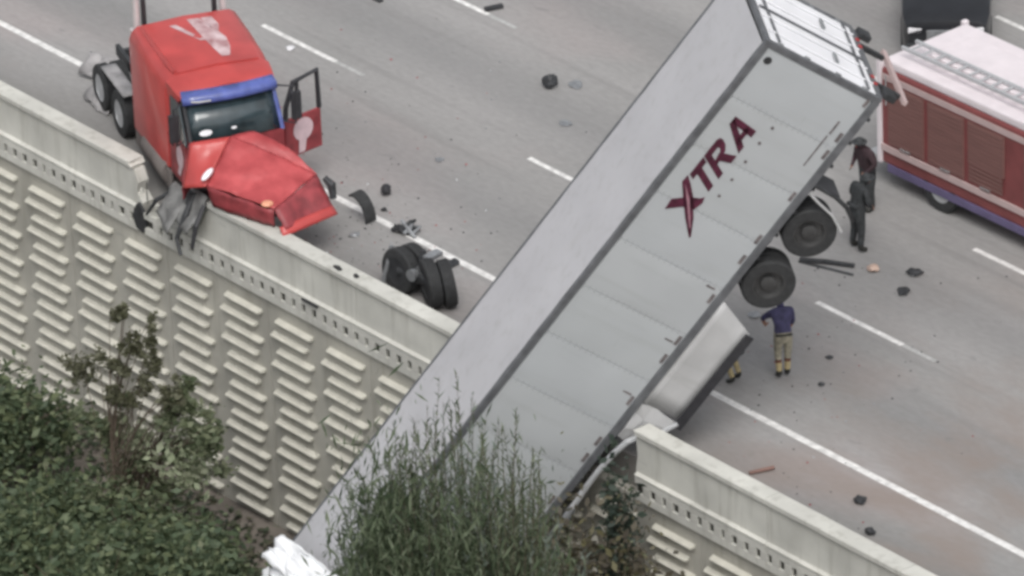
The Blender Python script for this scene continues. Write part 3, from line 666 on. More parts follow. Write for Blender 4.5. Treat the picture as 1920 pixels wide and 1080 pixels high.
# right fender with headlight, folded down
fe = grid_patch('right_fender', (PF, (PA[0] - .01, PA[1] - .02, PA[2] - .01), (PD[0], PD[1] - .03, PD[2] - .02), PG), m_red, 12, 10, .07, .06, 12)
grid_patch('fender_skirt', (PF, PG, (PG[0] - .05, PG[1] + .02, .85), (PF[0] + .02, PF[1] - .02, 1.1)), m_red_d, 8, 6, .02, .06, 14, par=fe)
b = MB(); bm = bmesh.new(); bmesh.ops.create_uvsphere(bm, u_segments=16, v_segments=10, radius=.15); b.frombm(bm); o = b.obj('headlight', mat('headlight_lens', (.9, .85, .88), .15, var=.03, coat=.5), fe, smooth=True); o.location = PH; o.scale = (1.25, .5, .4); o.rotation_euler = (0, R(25), R(-62))
# engine, chassis, hanging wreckage
MB().bbox(.2, 1.9, -.35, .40, .75, 1.45, .08).obj('engine', m_dark, TT)
for s in (-.42, .42): MB().bbox(-6.9, 2.0, s - .05, s + .05, .70, .95, .015).obj('chassis_rail', m_dark, TT)
for x in (-6.7, -5.4, -4.2): MB().bbox(x, x + .12, -.38, .38, .72, .92, .01).obj('chassis_crossmember', m_dark, TT)
MB().lathe([(.0, -.08), (.48, -.08), (.48, .06), (0, .06)], 20, 'z', (-5.0, 0, 1.10)).obj('fifth_wheel', m_dark, TT)
for s in (-1, 1):
    MB().lathe([(0, -.75), (.3, -.75), (.33, -.7), (.33, .7), (.3, .75), (0, .75)], 24, 'x', (-1.9, s * .98, .66)).obj('fuel_tank', m_fair, TT, smooth=40)
    MB().bbox(-3.3, -.95, s * 1.15 - .04, s * 1.15 + .04, .36, .80, .03).obj('side_fairing', m_fair, TT)
    ex = MB().tube([(-3.46, s * .96, .9), (-3.46, s * .96, 4.3)], .075, 14).obj('exhaust_stack', m_stack, TT, smooth=40)
    MB().tube([(-3.56, s * .96, 1.2), (-3.56, s * .96, 2.9)], .12, 14).obj('heat_shield', m_stack, ex, smooth=40)
    grid_patch('rear_fender', ((-4.0, s * .86, 1.12), (-4.0, s * 1.2, 1.12), (-5.6, s * 1.2, 1.12), (-5.6, s * .86, 1.12)), m_wpale, 6, 8, .03, .01, 3)
    for ax in (-4.5, -5.85):
        for o_ in (1.06, .72):
            wh = bpy.data.objects.new('wheel', None); COL.objects.link(wh); wh.parent = TT; wh.location = (ax, s * o_, .52); wheel_parts(wh, (0, 0, 0), s, .52, .26, m_alum)
MB().bbox(-3.60, -3.36, -.82, .82, 1.0, 2.6, .05).obj('equipment_rack', m_steel, TT)
[MB().bbox(-3.56, -3.46, q - .05, q + .05, 2.6, 3.6, .02).obj('rack_post', m_darkplastic, TT) for q in (-.78, .78)]
MB().bbox(-4.05, -3.45, -.5, .5, .97, 1.02, .01).obj('deck_plate', m_alum, TT)
MB().bbox(-.9, -.1, -1.24, -1.05, .40, .48, .02).obj('step', m_steel, TT); MB().bbox(-.9, -.1, 1.05, 1.24, .40, .48, .02).obj('step', m_steel, TT)
wk = grid_patch('hanging_bracket', ((.25, -1.0, .95), (.95, -.9, 1.0), (1.0, -1.42, .25), (.3, -1.5, .35)), m_dull, 8, 8, .05, .10, 21)
grid_patch('torn_inner_panel', ((-.35, -1.2, .80), (.35, -1.1, .85), (.55, -1.75, .12), (-.25, -1.7, .28)), m_dull, 8, 8, .05, .14, 23)
MB().tube([(.5, -1.1, .95), (.68, -1.40, .55), (.72, -1.62, .1), (.95, -1.62, -.18)], [.06, .07, .05, .04], 8).obj('hanging_strut', m_dark, TT)
MB().tube([(.9, -1.0, .9), (1.1, -1.3, .5), (1.12, -1.42, .02)], [.05, .06, .04], 8).obj('hanging_strut', m_darkplastic, TT)
MB().tube([(-.4, -1.1, .7), (-.65, -1.6, .35), (-.95, -1.75, -.1)], [.05, .05, .03], 8).obj('hanging_hose', m_dark, TT)
bm = bmesh.new(); bmesh.ops.create_icosphere(bm, subdivisions=2, radius=.32)
for v in bm.verts: v.co *= 1 + .35 * noise.noise(v.co * 4)
o = MB().frombm(bm).obj('suspension_lump', m_dark, TT); o.location = (.35, -1.05, .62)

# pale crushed side panels lying on the road beside the tractor chassis
for i_, (px, py, a, lab) in enumerate(((196, 128, 20, 'crushed pale panel on the road behind the sleeper, the farther from the wall'), (196, 180, -8, 'crushed pale panel on the road behind the sleeper, the nearer to the wall'))):
    p = hit(px, py, .22); o = crumple('crushed_panel', 14, 8, 1.0, .6, .06, 11 + i_, m_wpale); o.rotation_euler = (R(32), R(6), R(a)); o.location = (0, 0, 0)
    Mx = o.rotation_euler.to_matrix(); zmin = min((Mx @ v.co).z for v in o.data.vertices)
    o.location = (p.x, p.y, -zmin + .01); tag(o, lab, 'metal panel')

# ================================================================== LOOSE AXLE BY THE WALL
p = hit(783, 562, 0)
LA = thing('loose_drive_axle', 'torn off truck axle with black wheels lying against the wall cap', 'axle', p, R(6))
for i_, (x, y, tl, sc, rz) in enumerate(((-.50, .05, -6, .98, -6), (-.46, .38, -4, .95, -6), (.40, .0, 4, 1.04, -30), (.62, .24, 6, 1.0, -34))):
    wh = bpy.data.objects.new('wheel', None); COL.objects.link(wh); wh.parent = LA; wh.location = (x, y, .50 * sc)
    wh.rotation_euler = (R(tl), 0, R(rz)); wh.scale = (sc,) * 3
    wheel_parts(wh, (0, 0, 0), -1, .50, .25, m_dark)
MB().tube([(-.5, 0, .5), (-.15, .12, .55), (0, .15, .56), (.2, .1, .5), (.45, 0, .5)], [.10, .13, .26, .15, .1], 14).obj('axle_housing', m_dark, LA, smooth=40)
MB().lathe([(0, -.05), (.13, -.05), (.10, .1), (0, .13)], 16, 'y', (.0, -.12, .62)).obj('differential_cover', m_steel, LA)
MB().tube([(.0, .15, .7), (.02, .2, 1.0), (.04, .2, 1.08)], [.09, .08, .05], 8).obj('air_chamber', m_dark, LA)
MB().bbox(.10, .3, .1, .5, .92, 1.02, .02).obj('spring_bracket', m_steel, LA)
MB().tube([(-.9, -.1, .1), (-.8, .0, .6), (-.78, .1, .95)], .05, 8).obj('torsion_rod', m_steel, LA)

# ================================================================== DEBRIS ON THE ROAD
def lump(px, py, r, m, label, cat='debris', name='broken_part', flat=.6, seed=0, z=None, sx=1.0):
    p = hit(px, py, 0); bm = bmesh.new(); bmesh.ops.create_icosphere(bm, subdivisions=2, radius=r)
    for v in bm.verts:
        v.co *= 1 + .55 * noise.noise(v.co * (2.2 / r) * .6 + Vector((seed, 0, 0))); v.co.z *= flat; v.co.x *= sx
    zmin = min(v.co.z for v in bm.verts)
    o = MB().frombm(bm).obj(name, m); o.location = (p.x, p.y, -zmin + .002 + (z or 0)); o.rotation_euler = (0, 0, seed * 1.3)
    return tag(o, label, cat)
lump(1031, 163, .17, m_dark, 'round black lump alone in the middle lane left of the trailer', seed=1, flat=.8)
lump(1080, 160, .15, m_steel, 'thin grey sliver lying just right of the round black lump', flat=.12, seed=2, sx=1.3)
lump(724, 366, .12, m_darkplastic, 'small black lump beyond the red hood, above the upright tread strip', seed=3, flat=1.1)
lump(850, 495, .13, m_dark, 'flat dark scrap touching the edge line near the trailer roof', seed=4, flat=.25, sx=1.3)
lump(1555, 672, .07, m_dark, 'tiny dark scrap on the lane right of the person in navy', seed=5, flat=.4)
lump(1540, 722, .07, m_dark, 'tiny dark scrap at the feet of the person in navy', seed=6, flat=.4)
lump(1612, 942, .13, m_dark, 'dark scrap in the gutter between the edge line and the right parapet', seed=7, flat=.5)
lump(1632, 1003, .09, m_dark, 'dark scrap tucked against the right parapet', seed=8, flat=.8, z=0)
lump(1694, 548, .13, m_dark, 'low dark scrap near the right lane beyond the dashed line', seed=9, flat=.3, sx=1.5)
lump(1716, 515, .15, m_dark, 'dark scrap farthest right, in front of the fire engine', seed=10, flat=.4)
lump(1415, 592, .13, m_steel, 'pale grey scrap behind the trailer skirt top corner', seed=11, flat=.3)
lump(545, 92, .10, m_white, 'small white scrap by the dashed line above the open truck door', seed=12, flat=.3)
lump(665, 442, .10, m_steel, 'small grey scrap between the red hood and the upright tread strip', seed=13, flat=.3)
lump(720, 395, .07, m_dark, 'small dark crumb just right of the tread strip', seed=14, flat=.5)
lump(1637, 508, .12, mat('pale_orange_plastic', (.45, .33, .27), .6), 'pale orange lump on the road near the dark figures', seed=15, flat=.6)
lump(825, 300, .10, m_steel, 'thin pale grey chip in the lane between the hood and the trailer', seed=16, flat=.15)
lump(1060, 232, .12, m_steel, 'thin grey chip close to the trailer roof edge', seed=17, flat=.12, sx=1.4)
# shattered glass and plastic crumbs around the wreck
rnd = random.Random(99); b = MB()
for _ in range(520):
    cx_, cy_, sg = rnd.choice(((-4.5, -.8, 1.1), (-2.5, -.9, 1.3), (-4.6, .8, 1.4), (4.5, 4.5, 1.8), (8.5, -1.4, 1.4), (6.5, 1.5, 1.6), (-8, 3, 2.5)))
    x = cx_ + rnd.gauss(0, sg) * 1.3; y = cy_ + rnd.gauss(0, sg) * .7; q = rnd.uniform(.008, .034)
    if y < -2.6: continue
    a = rnd.random() * 6.28; P_ = [(x + q * math.cos(a + k * 1.57) * rnd.uniform(.5, 1.3), y + q * math.sin(a + k * 1.57) * rnd.uniform(.5, 1.3), .003) for k in range(4)]
    b.add(P_ + [(x, y, q * .9)], [(0, 1, 4), (1, 2, 4), (2, 3, 4), (3, 0, 4)], rnd.choice((0, 0, 1, 2)))
struct(b.obj('shattered_fragments', [m_darkplastic, m_steel, m_red_d], fix=False), 'stuff')
# standing curved tread strip
b = MB(); secs = []
for i in range(12):
    t = R(-20 + 13 * i); r = .44
    secs.append([(r * math.cos(t) * .8, -.13, r * math.sin(t)), (r * math.cos(t) * .8, .13, r * math.sin(t)), ((r - .05) * math.cos(t) * .8, .13, (r - .05) * math.sin(t)), ((r - .05) * math.cos(t) * .8, -.13, (r - .05) * math.sin(t))])
o = b.loft(secs).obj('tyre_tread_strip', m_black); p = hit(678, 408, 0); o.location = (p.x, p.y, .165); o.rotation_euler = (R(8), R(0), R(-5)); tag(o, 'curved black strip of tyre tread standing on the road by the hood', 'tyre tread')
# mangled part on the edge line
mg = thing('mangled_bracket', 'mangled dark grey bracket lying across the white edge line', 'debris', hit(766, 436, 0), R(20))
for k in range(7):
    q = random.Random(k + 40); a = q.uniform(0, 6.28); pts = [(q.uniform(-.22, .22), q.uniform(-.2, .2), q.uniform(.04, .10)), (q.uniform(-.28, .28), q.uniform(-.15, .15), q.uniform(.15, .3)), (q.uniform(-.3, .3), q.uniform(-.2, .2), q.uniform(.03, .1))]
    MB().tube(pts, q.uniform(.03, .06), 7).obj('bent_arm', m_dark if k % 3 else m_steel, mg)
MB().bbox(-.2, .16, -.14, .12, .0, .12, .03).obj('base_casting', m_dark, mg)
# small angled piece top
p = hit(926, 18, 0); o = MB().bbox(-.22, .22, -.06, .06, 0, .10, .03).obj('black_bar', m_dark); o.location = (p.x, p.y, 0); o.rotation_euler = (0, 0, R(72)); tag(o, 'short black bar beside the far dashed line at the top edge', 'debris')
p = hit(708, 1, 0); o = MB().bbox(-.14, .14, -.06, .06, 0, .06, .02).obj('black_bar', m_dark); o.location = (p.x, p.y, 0); tag(o, 'short black bar at the top edge, left of the far dashed line', 'debris')
a = hit(1405, 890, 0); c = hit(1452, 882, 0); o = MB().tube([(0, 0, .04), ((c - a).x, (c - a).y, .07)], .04, 8).obj('wooden_stick', mat('pinkish_brown_wood', (.2, .12, .10), .8)); o.location = a; tag(o, 'reddish brown stick lying in the gutter by the right parapet', 'stick')
a = hit(1500, 490, 0); c = hit(1602, 502, 0); o = MB().tube([(0, 0, .05), ((c - a).x * .5, (c - a).y * .5, .07), ((c - a).x, (c - a).y, .05)], .05, 8).obj('metal_bar', m_dark); o.location = a; tag(o, 'long dark metal bar on the road beside the trailer wheels', 'bar')

# ================================================================== FIRE ENGINE
FE = thing('fire_engine', 'red fire engine with pale roof and cream stripes parked behind the trailer tail', 'fire engine', (1.9, 8.55, 0), 0)
Lf = 9.4
MB().bbox(.0, 6.2, 0, 2.45, .55, 2.75, .06).obj('body', m_engine_red, FE)
MB().bbox(.05, 6.15, .04, 2.41, 2.752, 2.95, .05).obj('roof_deck', m_lilac, FE)
MB().bbox(.9, 5.9, .6, 1.85, 2.955, 3.12, .03).obj('hose_bed_cover', m_lilac, FE)
cb = MB().loft([[(x, y, z) for y, z in ((0.02, .5), (0.02, 1.75), (.08, 2.75 - d), (.3, 2.88 - d), (2.15, 2.88 - d), (2.37, 2.75 - d), (2.43, 1.75), (2.43, .5))] for x, d in ((6.35, 0), (8.8, 0), (9.25, .08), (9.45, .5))]).obj('cab', m_engine_red, FE, smooth=30)
for x0 in (.25, 1.45, 2.65, 4.3, 5.25):
    MB().bbox(x0, x0 + (1.08 if x0 < 4 else .85), -.03, .0, 1.05 if not 2.6 < x0 < 4 else 1.5, 2.45, .02).obj('locker_shutter', m_shutter, FE)
for x0, w_ in ((.25, 1.08), (1.45, 1.08), (2.65, 1.08), (4.3, .85), (5.25, .85)):
    for k in range(14): MB().bbox(x0 + .04, x0 + w_ - .04, -.042, -.031, 1.10 + k * .095, 1.17 + k * .095, .004).obj('shutter_slat', m_shutter, FE)
    MB().bbox(x0 + w_ / 2 - .15, x0 + w_ / 2 + .15, -.07, -.04, 1.06, 1.10, .01).obj('shutter_handle', m_chrome, FE)
MB().bbox(-.0, 9.3, -.022, -.002, 2.50, 2.64, .004).obj('cream_stripe', m_cream, FE)
MB().bbox(-.0, 9.3, -.05, -.002, .86, 1.0, .004).obj('cream_stripe', m_cream, FE)
MB().bbox(-.06, .06, -.06, .10, .55, 2.98, .02).obj('corner_post', m_lilac, FE); MB().bbox(-.06, .06, 2.36, 2.5, .55, 2.98, .02).obj('corner_post', m_lilac, FE)
MB().bbox(-.5, .0, .1, 2.35, .50, .60, .02).obj('rear_step', m_alum, FE)
MB().bbox(.2, 6.2, -.02, .10, .38, .56, .02).obj('running_board', mat('bluish_sill', (.12, .10, .19), .5), FE)
MB().bbox(-.03, .0, .45, 2.0, .9, 2.4, .01).obj('rear_shutter', m_alum, FE)
for x0 in (6.6, 7.75): 
    dr = MB().bbox(x0, x0 + 1.0, -.02, .015, .75, 1.72, .02).obj('cab_door', m_engine_red, FE); MB().bbox(x0 + .12, x0 + .88, -.0, .05, 1.84, 2.5, .02).obj('door_window', m_glass, dr); MB().bbox(x0 + .1, x0 + .25, -.05, -.02, 1.55, 1.6, .01).obj('door_handle', m_chrome, dr)
MB().bbox(9.36, 9.5, .25, 2.2, 1.55, 2.45, .03).obj('windscreen', m_glass, FE); MB().bbox(9.2, 9.75, .05, 2.4, .42, .72, .05).obj('bumper', m_chrome, FE)
MB().bbox(8.3, 8.7, .3, 2.15, 2.88, 3.06, .04).obj('light_bar', m_redlens, FE)
for s in (.25, 2.2): MB().lathe([(0, 0), (.11, 0), (.1, .05), (0, .06)], 16, 'x', (9.46, s, 1.0)).obj('headlight', m_white, FE)
for x, dual in ((1.75, 1), (7.25, 0)):
    for y, s in ((.16, -1), (2.29, 1)):
        wh = bpy.data.objects.new('wheel', None); COL.objects.link(wh); wh.parent = FE; wh.location = (x, y, .52); wheel_parts(wh, (0, 0, 0), s, .52, .30, m_alum)
MB().tube([(.3, -.12, 2.0), (.3, -.12, 2.7)], .02, 6).obj('grab_rail', m_chrome, FE)
ld = MB(); 
for y in (.35, .75): ld.bbox(.3, 5.9, y - .03, y + .03, 3.14, 3.22, .01)
for k in range(16): ld.bbox(.5 + k * .34, .54 + k * .34, .36, .74, 3.16, 3.2, .005)
ld.obj('roof_ladder', m_alum, FE)

# ================================================================== BLACK SUV (top right)
p = hit(1682, 104, 0)
SV = thing('black_suv', 'black sport utility vehicle standing at the top right, facing the camera', 'car', (0, 0, 0), R(-44))
SV.location = p + Vector((.55, .95, 0)).xyz
b = MB()
def csec(x, hw, z0, z1, zt, hwt): return [(x, -hw, z0), (x, hw, z0), (x, hw + .02, (z0 + z1) / 2), (x, hw, z1), (x, hwt, zt), (x, -hwt, zt), (x, -hw, z1), (x, -hw - .02, (z0 + z1) / 2)]
b.loft([csec(-4.0, .86, .45, .95, 1.0, .80), csec(-3.9, .94, .35, 1.05, 1.1, .9), csec(-.9, .96, .32, 1.08, 1.12, .92), csec(.35, .94, .32, 1.04, 1.10, .82), csec(.62, .86, .36, .9, .98, .7), csec(.70, .78, .42, .75, .82, .6)])
b.obj('body', m_suv, SV, smooth=35)
MB().loft([[(x, -a, 1.09), (x, a, 1.09), (x2, a2, 1.72), (x2, -a2, 1.72)] for x, x2, a, a2 in ((-3.85, -3.6, .88, .70), (-1.6, -1.7, .9, .72), (-.55, -1.1, .88, .70))]).obj('glasshouse', m_glass, SV)
MB().bbox(-3.6, -1.15, -.70, .70, 1.70, 1.76, .03).obj('roof', m_suv, SV)
for s in (-.66, .66): 
    MB().bbox(.55, .70, s - .16, s + .16, .72, .86, .04).obj('headlight', m_white, SV)
    MB().bbox(-3.3, -1.3, s - .02, s + .02, 1.78, 1.82, .01).obj('roof_rail', m_dark, SV)
    MB().bbox(-.75, -.6, s * 1.55 - .1, s * 1.55 + .1, 1.12, 1.28, .04).obj('mirror', m_suv, SV)
MB().bbox(.66, .73, -.42, .42, .58, .82, .02).obj('grille', m_steel, SV)
MB().bbox(.6, .78, -.85, .85, .34, .52, .05).obj('bumper', m_dark, SV)
for x in (-.15, -3.1):
    for s in (-1, 1):
        wh = bpy.data.objects.new('wheel', None); COL.objects.link(wh); wh.parent = SV; wh.location = (x, s * .86, .37); wheel_parts(wh, (0, 0, 0), s, .37, .24, m_chrome)

# ================================================================== PEOPLE
def person(label, pos, rz, J, cols, h=1.78, head_off=(0, 0), hair=None, extras=None, helmet=None, fat=1.0):
    root = thing('person', label, 'person', pos, rz)
    names = list(J); idx = {}
    E = [('pelvis', 'belly'), ('belly', 'chest'), ('chest', 'neck'), ('neck', 'head'), ('head', 'crown')]
    for s in 'lr': E += [('chest', 'sh' + s), ('sh' + s, 'el' + s), ('el' + s, 'wr' + s), ('wr' + s, 'pa' + s), ('pelvis', 'hip' + s), ('hip' + s, 'kn' + s), ('kn' + s, 'an' + s), ('an' + s, 'to' + s)]
    rad = dict(pelvis=.145, belly=.135, chest=.165, neck=.06, head=.098, crown=.085, sh=.078, el=.05, wr=.034, pa=.042, hip=.105, kn=.068, an=.055, to=.042)
    rad = {k: v * (fat if k not in ('neck', 'head', 'crown', 'wr', 'pa') else 1) for k, v in rad.items()}
    vs = []; rs = []; es = []
    for n_ in names: idx[n_] = len(vs); vs.append(Vector(J[n_])); rs.append(rad.get(n_, rad.get(n_[:-1], .05)))
    es = [(idx[a], idx[b_]) for a, b_ in E]
    roots = [idx['pelvis']]
    # fingers
    for s in 'lr':
        d = (vs[idx['pa' + s]] - vs[idx['wr' + s]]).normalized(); sd_ = d.cross(Vector((1, 0, 0))).normalized()
        for q in range(4):
            base = vs[idx['pa' + s]] + sd_ * (.024 * (q - 1.5)) - d * .01; L_ = (.07, .08, .075, .055)[q]
            i0 = len(vs); vs += [base, base + d * L_ * .6 + Vector((.008, 0, 0)), base + d * L_ + Vector((.025, 0, 0))]; rs += [.0095, .009, .008]; es += [(i0, i0 + 1), (i0 + 1, i0 + 2)]; roots.append(i0)
        base = vs[idx['wr' + s]] + d * .03 + sd_ * .03; i0 = len(vs); vs += [base, base + sd_ * .03 + d * .03, base + sd_ * .04 + d * .06]; rs += [.011, .01, .009]; es += [(i0, i0 + 1), (i0 + 1, i0 + 2)]; roots.append(i0)
    me = bpy.data.meshes.new('tmp'); me.from_pydata([v[:] for v in vs], es, [])
    o = bpy.data.objects.new('tmp', me); COL.objects.link(o)
    o.modifiers.new('skin', 'SKIN')
    for i_, sv in enumerate(me.skin_vertices[0].data): sv.radius = (rs[i_], rs[i_] * (.8 if i_ == idx['chest'] or i_ == idx['belly'] else 1)); sv.use_root = i_ in roots
    sb = o.modifiers.new('sub', 'SUBSURF'); sb.levels = 2; sb.render_levels = 2
    dg = bpy.context.evaluated_depsgraph_get(); me2 = bpy.data.meshes.new_from_object(o.evaluated_get(dg))
    bpy.data.objects.remove(o); body = link('body', me2, root)
    me2.materials.clear(); ml = [m_skin, cols['top'], cols['bottom'], m_boot, cols.get('knee', cols['bottom']), cols.get('shin', cols['bottom'])]
    for m in ml: me2.materials.append(m)
    V = {n_: Vector(J[n_]) for n_ in names}
    zone = {('neck', 'head'): 0, ('head', 'crown'): 0}
    def seg(p, a, b_):
        ab = b_ - a; t = max(0, min(1, (p - a).dot(ab) / max(ab.length_squared, 1e-9))); return (p - (a + ab * t)).length, t
    for f in me2.polygons:
        best = min(((seg(f.center, V[a], V[b_])[0] / (rad.get(a, rad.get(a[:-1], .05))), a, b_, seg(f.center, V[a], V[b_])[1]) for a, b_ in E), key=lambda q: q[0])
        _, a, b_, t = best
        if a in ('neck', 'head'): mi = 0
        elif a.startswith('wr'): mi = 0
        elif a.startswith('el'): mi = 1 if cols.get('sleeves') else 0
        elif a.startswith('sh') or a in ('chest', 'belly') or b_ in ('belly',): mi = 1 if not (a == 'pelvis' and t < .3) else 2
        elif a.startswith('kn'): mi = 4 if t < .38 and 'knee' in cols else (5 if t < .8 else 3)
        elif a.startswith('an'): mi = 3
        else: mi = 2
        f.material_index = mi; f.use_smooth = True
    hd = V['head']; up = (V['crown'] - V['head']).normalized()
    fw = Vector((1, 0, 0)); fw = (fw - up * fw.dot(up)).normalized(); sd_ = up.cross(fw)
    b = MB(); c0 = hd + up * .03
    fm = Matrix((fw, sd_, up)).transposed()
    def fp(x, y, z): return c0 + fm @ Vector((x, y, z))
    for s in (-1, 1):
        bm = bmesh.new(); bmesh.ops.create_uvsphere(bm, u_segments=8, v_segments=6, radius=.014); bmesh.ops.translate(bm, vec=fp(.09, .032 * s, .012), verts=bm.verts); b.frombm(bm, 1)
        bm = bmesh.new(); bmesh.ops.create_uvsphere(bm, u_segments=8, v_segments=6, radius=.026); bmesh.ops.scale(bm, vec=(.5, .4, 1), verts=bm.verts); bmesh.ops.translate(bm, vec=fp(0, .098 * s, .0), verts=bm.verts); b.frombm(bm, 0)
    b.tube([fp(.095, 0, .01), fp(.12, 0, -.02), fp(.098, 0, -.03)], [.008, .014, .01], 7, 0); b.tube([fp(.094, -.025, -.055), fp(.1, 0, -.055), fp(.094, .025, -.055)], .007, 6, 2)
    b.obj('face', [m_skin, m_hair, m_redlens], root, smooth=True)
    bm = bmesh.new(); bmesh.ops.create_icosphere(bm, subdivisions=3, radius=.118)
    bmesh.ops.delete(bm, geom=[v for v in bm.verts if v.co.z < (.03 if v.co.x > .02 else -.06)], context='VERTS')
    for v in bm.verts: v.co += Vector((0, 0, 0)) + v.co * .06 * noise.noise(v.co * 20)
    bmesh.ops.transform(bm, matrix=Matrix.Translation(c0 + up * .015) @ fm.to_4x4(), verts=bm.verts)
    MB().frombm(bm).obj('helmet' if helmet else 'hair', helmet or m_hair, root, smooth=True)
    if helmet:
        MB().lathe([(.115, .0), (.165, -.012), (.16, .004), (.11, .02)], 24, 'z', c0 + up * .04).obj('helmet_brim', helmet, root)
    if extras: extras(root)
    return root
def base(h=1.0):
    return dict(pelvis=(0, 0, .95), belly=(.01, 0, 1.12), chest=(0, 0, 1.34), neck=(.01, 0, 1.52), head=(.03, 0, 1.64), crown=(.03, 0, 1.74),
        shl=(0, .19, 1.42), ell=(0, .24, 1.14), wrl=(.06, .25, .90), pal=(.08, .25, .82), shr=(0, -.19, 1.42), elr=(0, -.24, 1.14), wrr=(.06, -.25, .90), par=(.08, -.25, .82),
        hipl=(0, .10, .88), knl=(.02, .11, .49), anl=(-.02, .12, .09), tol=(.15, .13, .035), hipr=(0, -.10, .88), knr=(.02, -.11, .49), anr=(-.02, -.12, .09), tor=(.15, -.13, .035))
AW = math.degrees(math.atan2(c_away.y, c_away.x))
# navy shirt person: leaning towards the trailer wheel, arm stretched to the left
J = base(); J.update(belly=(.03, 0, 1.12), chest=(.10, 0, 1.33), neck=(.20, 0, 1.47), head=(.27, 0, 1.56), crown=(.31, 0, 1.65), shl=(.12, .20, 1.40), shr=(.12, -.2, 1.40),
    ell=(.25, .36, 1.25), wrl=(.36, .30, 1.05), pal=(.40, .26, 1.0), elr=(.20, -.24, 1.12), wrr=(.30, -.18, .92), par=(.34, -.16, .86), knr=(.04, -.09, .49), anr=(.0, -.07, .09), tor=(.17, -.09, .035), anl=(-.06, .10, .09), tol=(.10, .13, .035))
p = hit(1470, 706, 0)
person('person in navy shirt and khaki trousers under the trailer wheels', p, R(150), J, dict(top=m_navy, bottom=m_khaki, knee=m_brown, shin=m_shin), fat=1.15, extras=lambda r: MB().bbox(-.12, .12, -.165, .165, .97, 1.01, .01).obj('belt', m_boot, r))
# dark figure standing full length
J = base(); J.update(chest=(.06, 0, 1.32), neck=(.14, 0, 1.46), head=(.22, 0, 1.54), crown=(.27, 0, 1.62), shl=(.07, .2, 1.4), shr=(.07, -.2, 1.4), ell=(.08, .32, 1.16), wrl=(.2, .22, 1.02), pal=(.24, .18, .99), elr=(.1, -.3, 1.14), wrr=(.22, -.2, 1.0), par=(.27, -.16, .97),
    knl=(.02, .13, .49), anl=(-.02, .16, .09), tol=(.13, .19, .035), knr=(.02, -.13, .49), anr=(-.02, -.14, .09), tor=(.13, -.17, .035))
p = hit(1608, 468, 0)
person('person in all dark clothing standing right of the trailer wheel, legs in full view', p, R(AW - 60), J, dict(top=m_turn, bottom=m_turn, sleeves=1), helmet=m_turn, fat=1.25,
       extras=lambda r: MB().bbox(-.16, -.11 + .22, -.16, .16, 1.03, 1.10, .02).obj('coat_hem', m_turn, r))
J = base(); J.update(chest=(.08, 0, 1.32), neck=(.14, 0, 1.47), head=(.18, 0, 1.57), crown=(.2, 0, 1.66), shl=(.07, .22, 1.4), shr=(.07, -.22, 1.4), ell=(.04, .34, 1.18), wrl=(.2, .26, 1.02), pal=(.24, .22, .98), elr=(.04, -.36, 1.16), wrr=(.22, -.24, 1.02), par=(.27, -.2, .98))
m_turn2 = mat('dark_maroon_turnout', (.045, .025, .03), .85, var=.4, scale=5)
p = hit(1628, 392, 0)
person('person in dark maroon coat half hidden behind the dark clothed one', p, R(AW + 120), J, dict(top=m_turn2, bottom=m_turn, sleeves=1), helmet=m_turn, fat=1.4)
J = base(); J.update(pelvis=(-.12, 0, .80), belly=(.02, 0, .92), chest=(.22, 0, .98), neck=(.38, 0, 1.0), head=(.50, 0, .98), crown=(.59, 0, 1.0), shl=(.26, .19, 1.0), shr=(.26, -.19, 1.0),
    ell=(.34, .24, .76), wrl=(.46, .2, .58), pal=(.50, .18, .52), elr=(.34, -.24, .76), wrr=(.46, -.2, .58), par=(.50, -.18, .52), hipl=(-.1, .10, .74), hipr=(-.1, -.10, .74), knl=(.12, .12, .46), knr=(.12, -.12, .46))
p = hit(1380, 716, 0)
person('person behind the trailer skirt with only lower legs and boots showing', p, R(195), J, dict(top=m_navy, bottom=m_turn, sleeves=1, shin=m_shin))

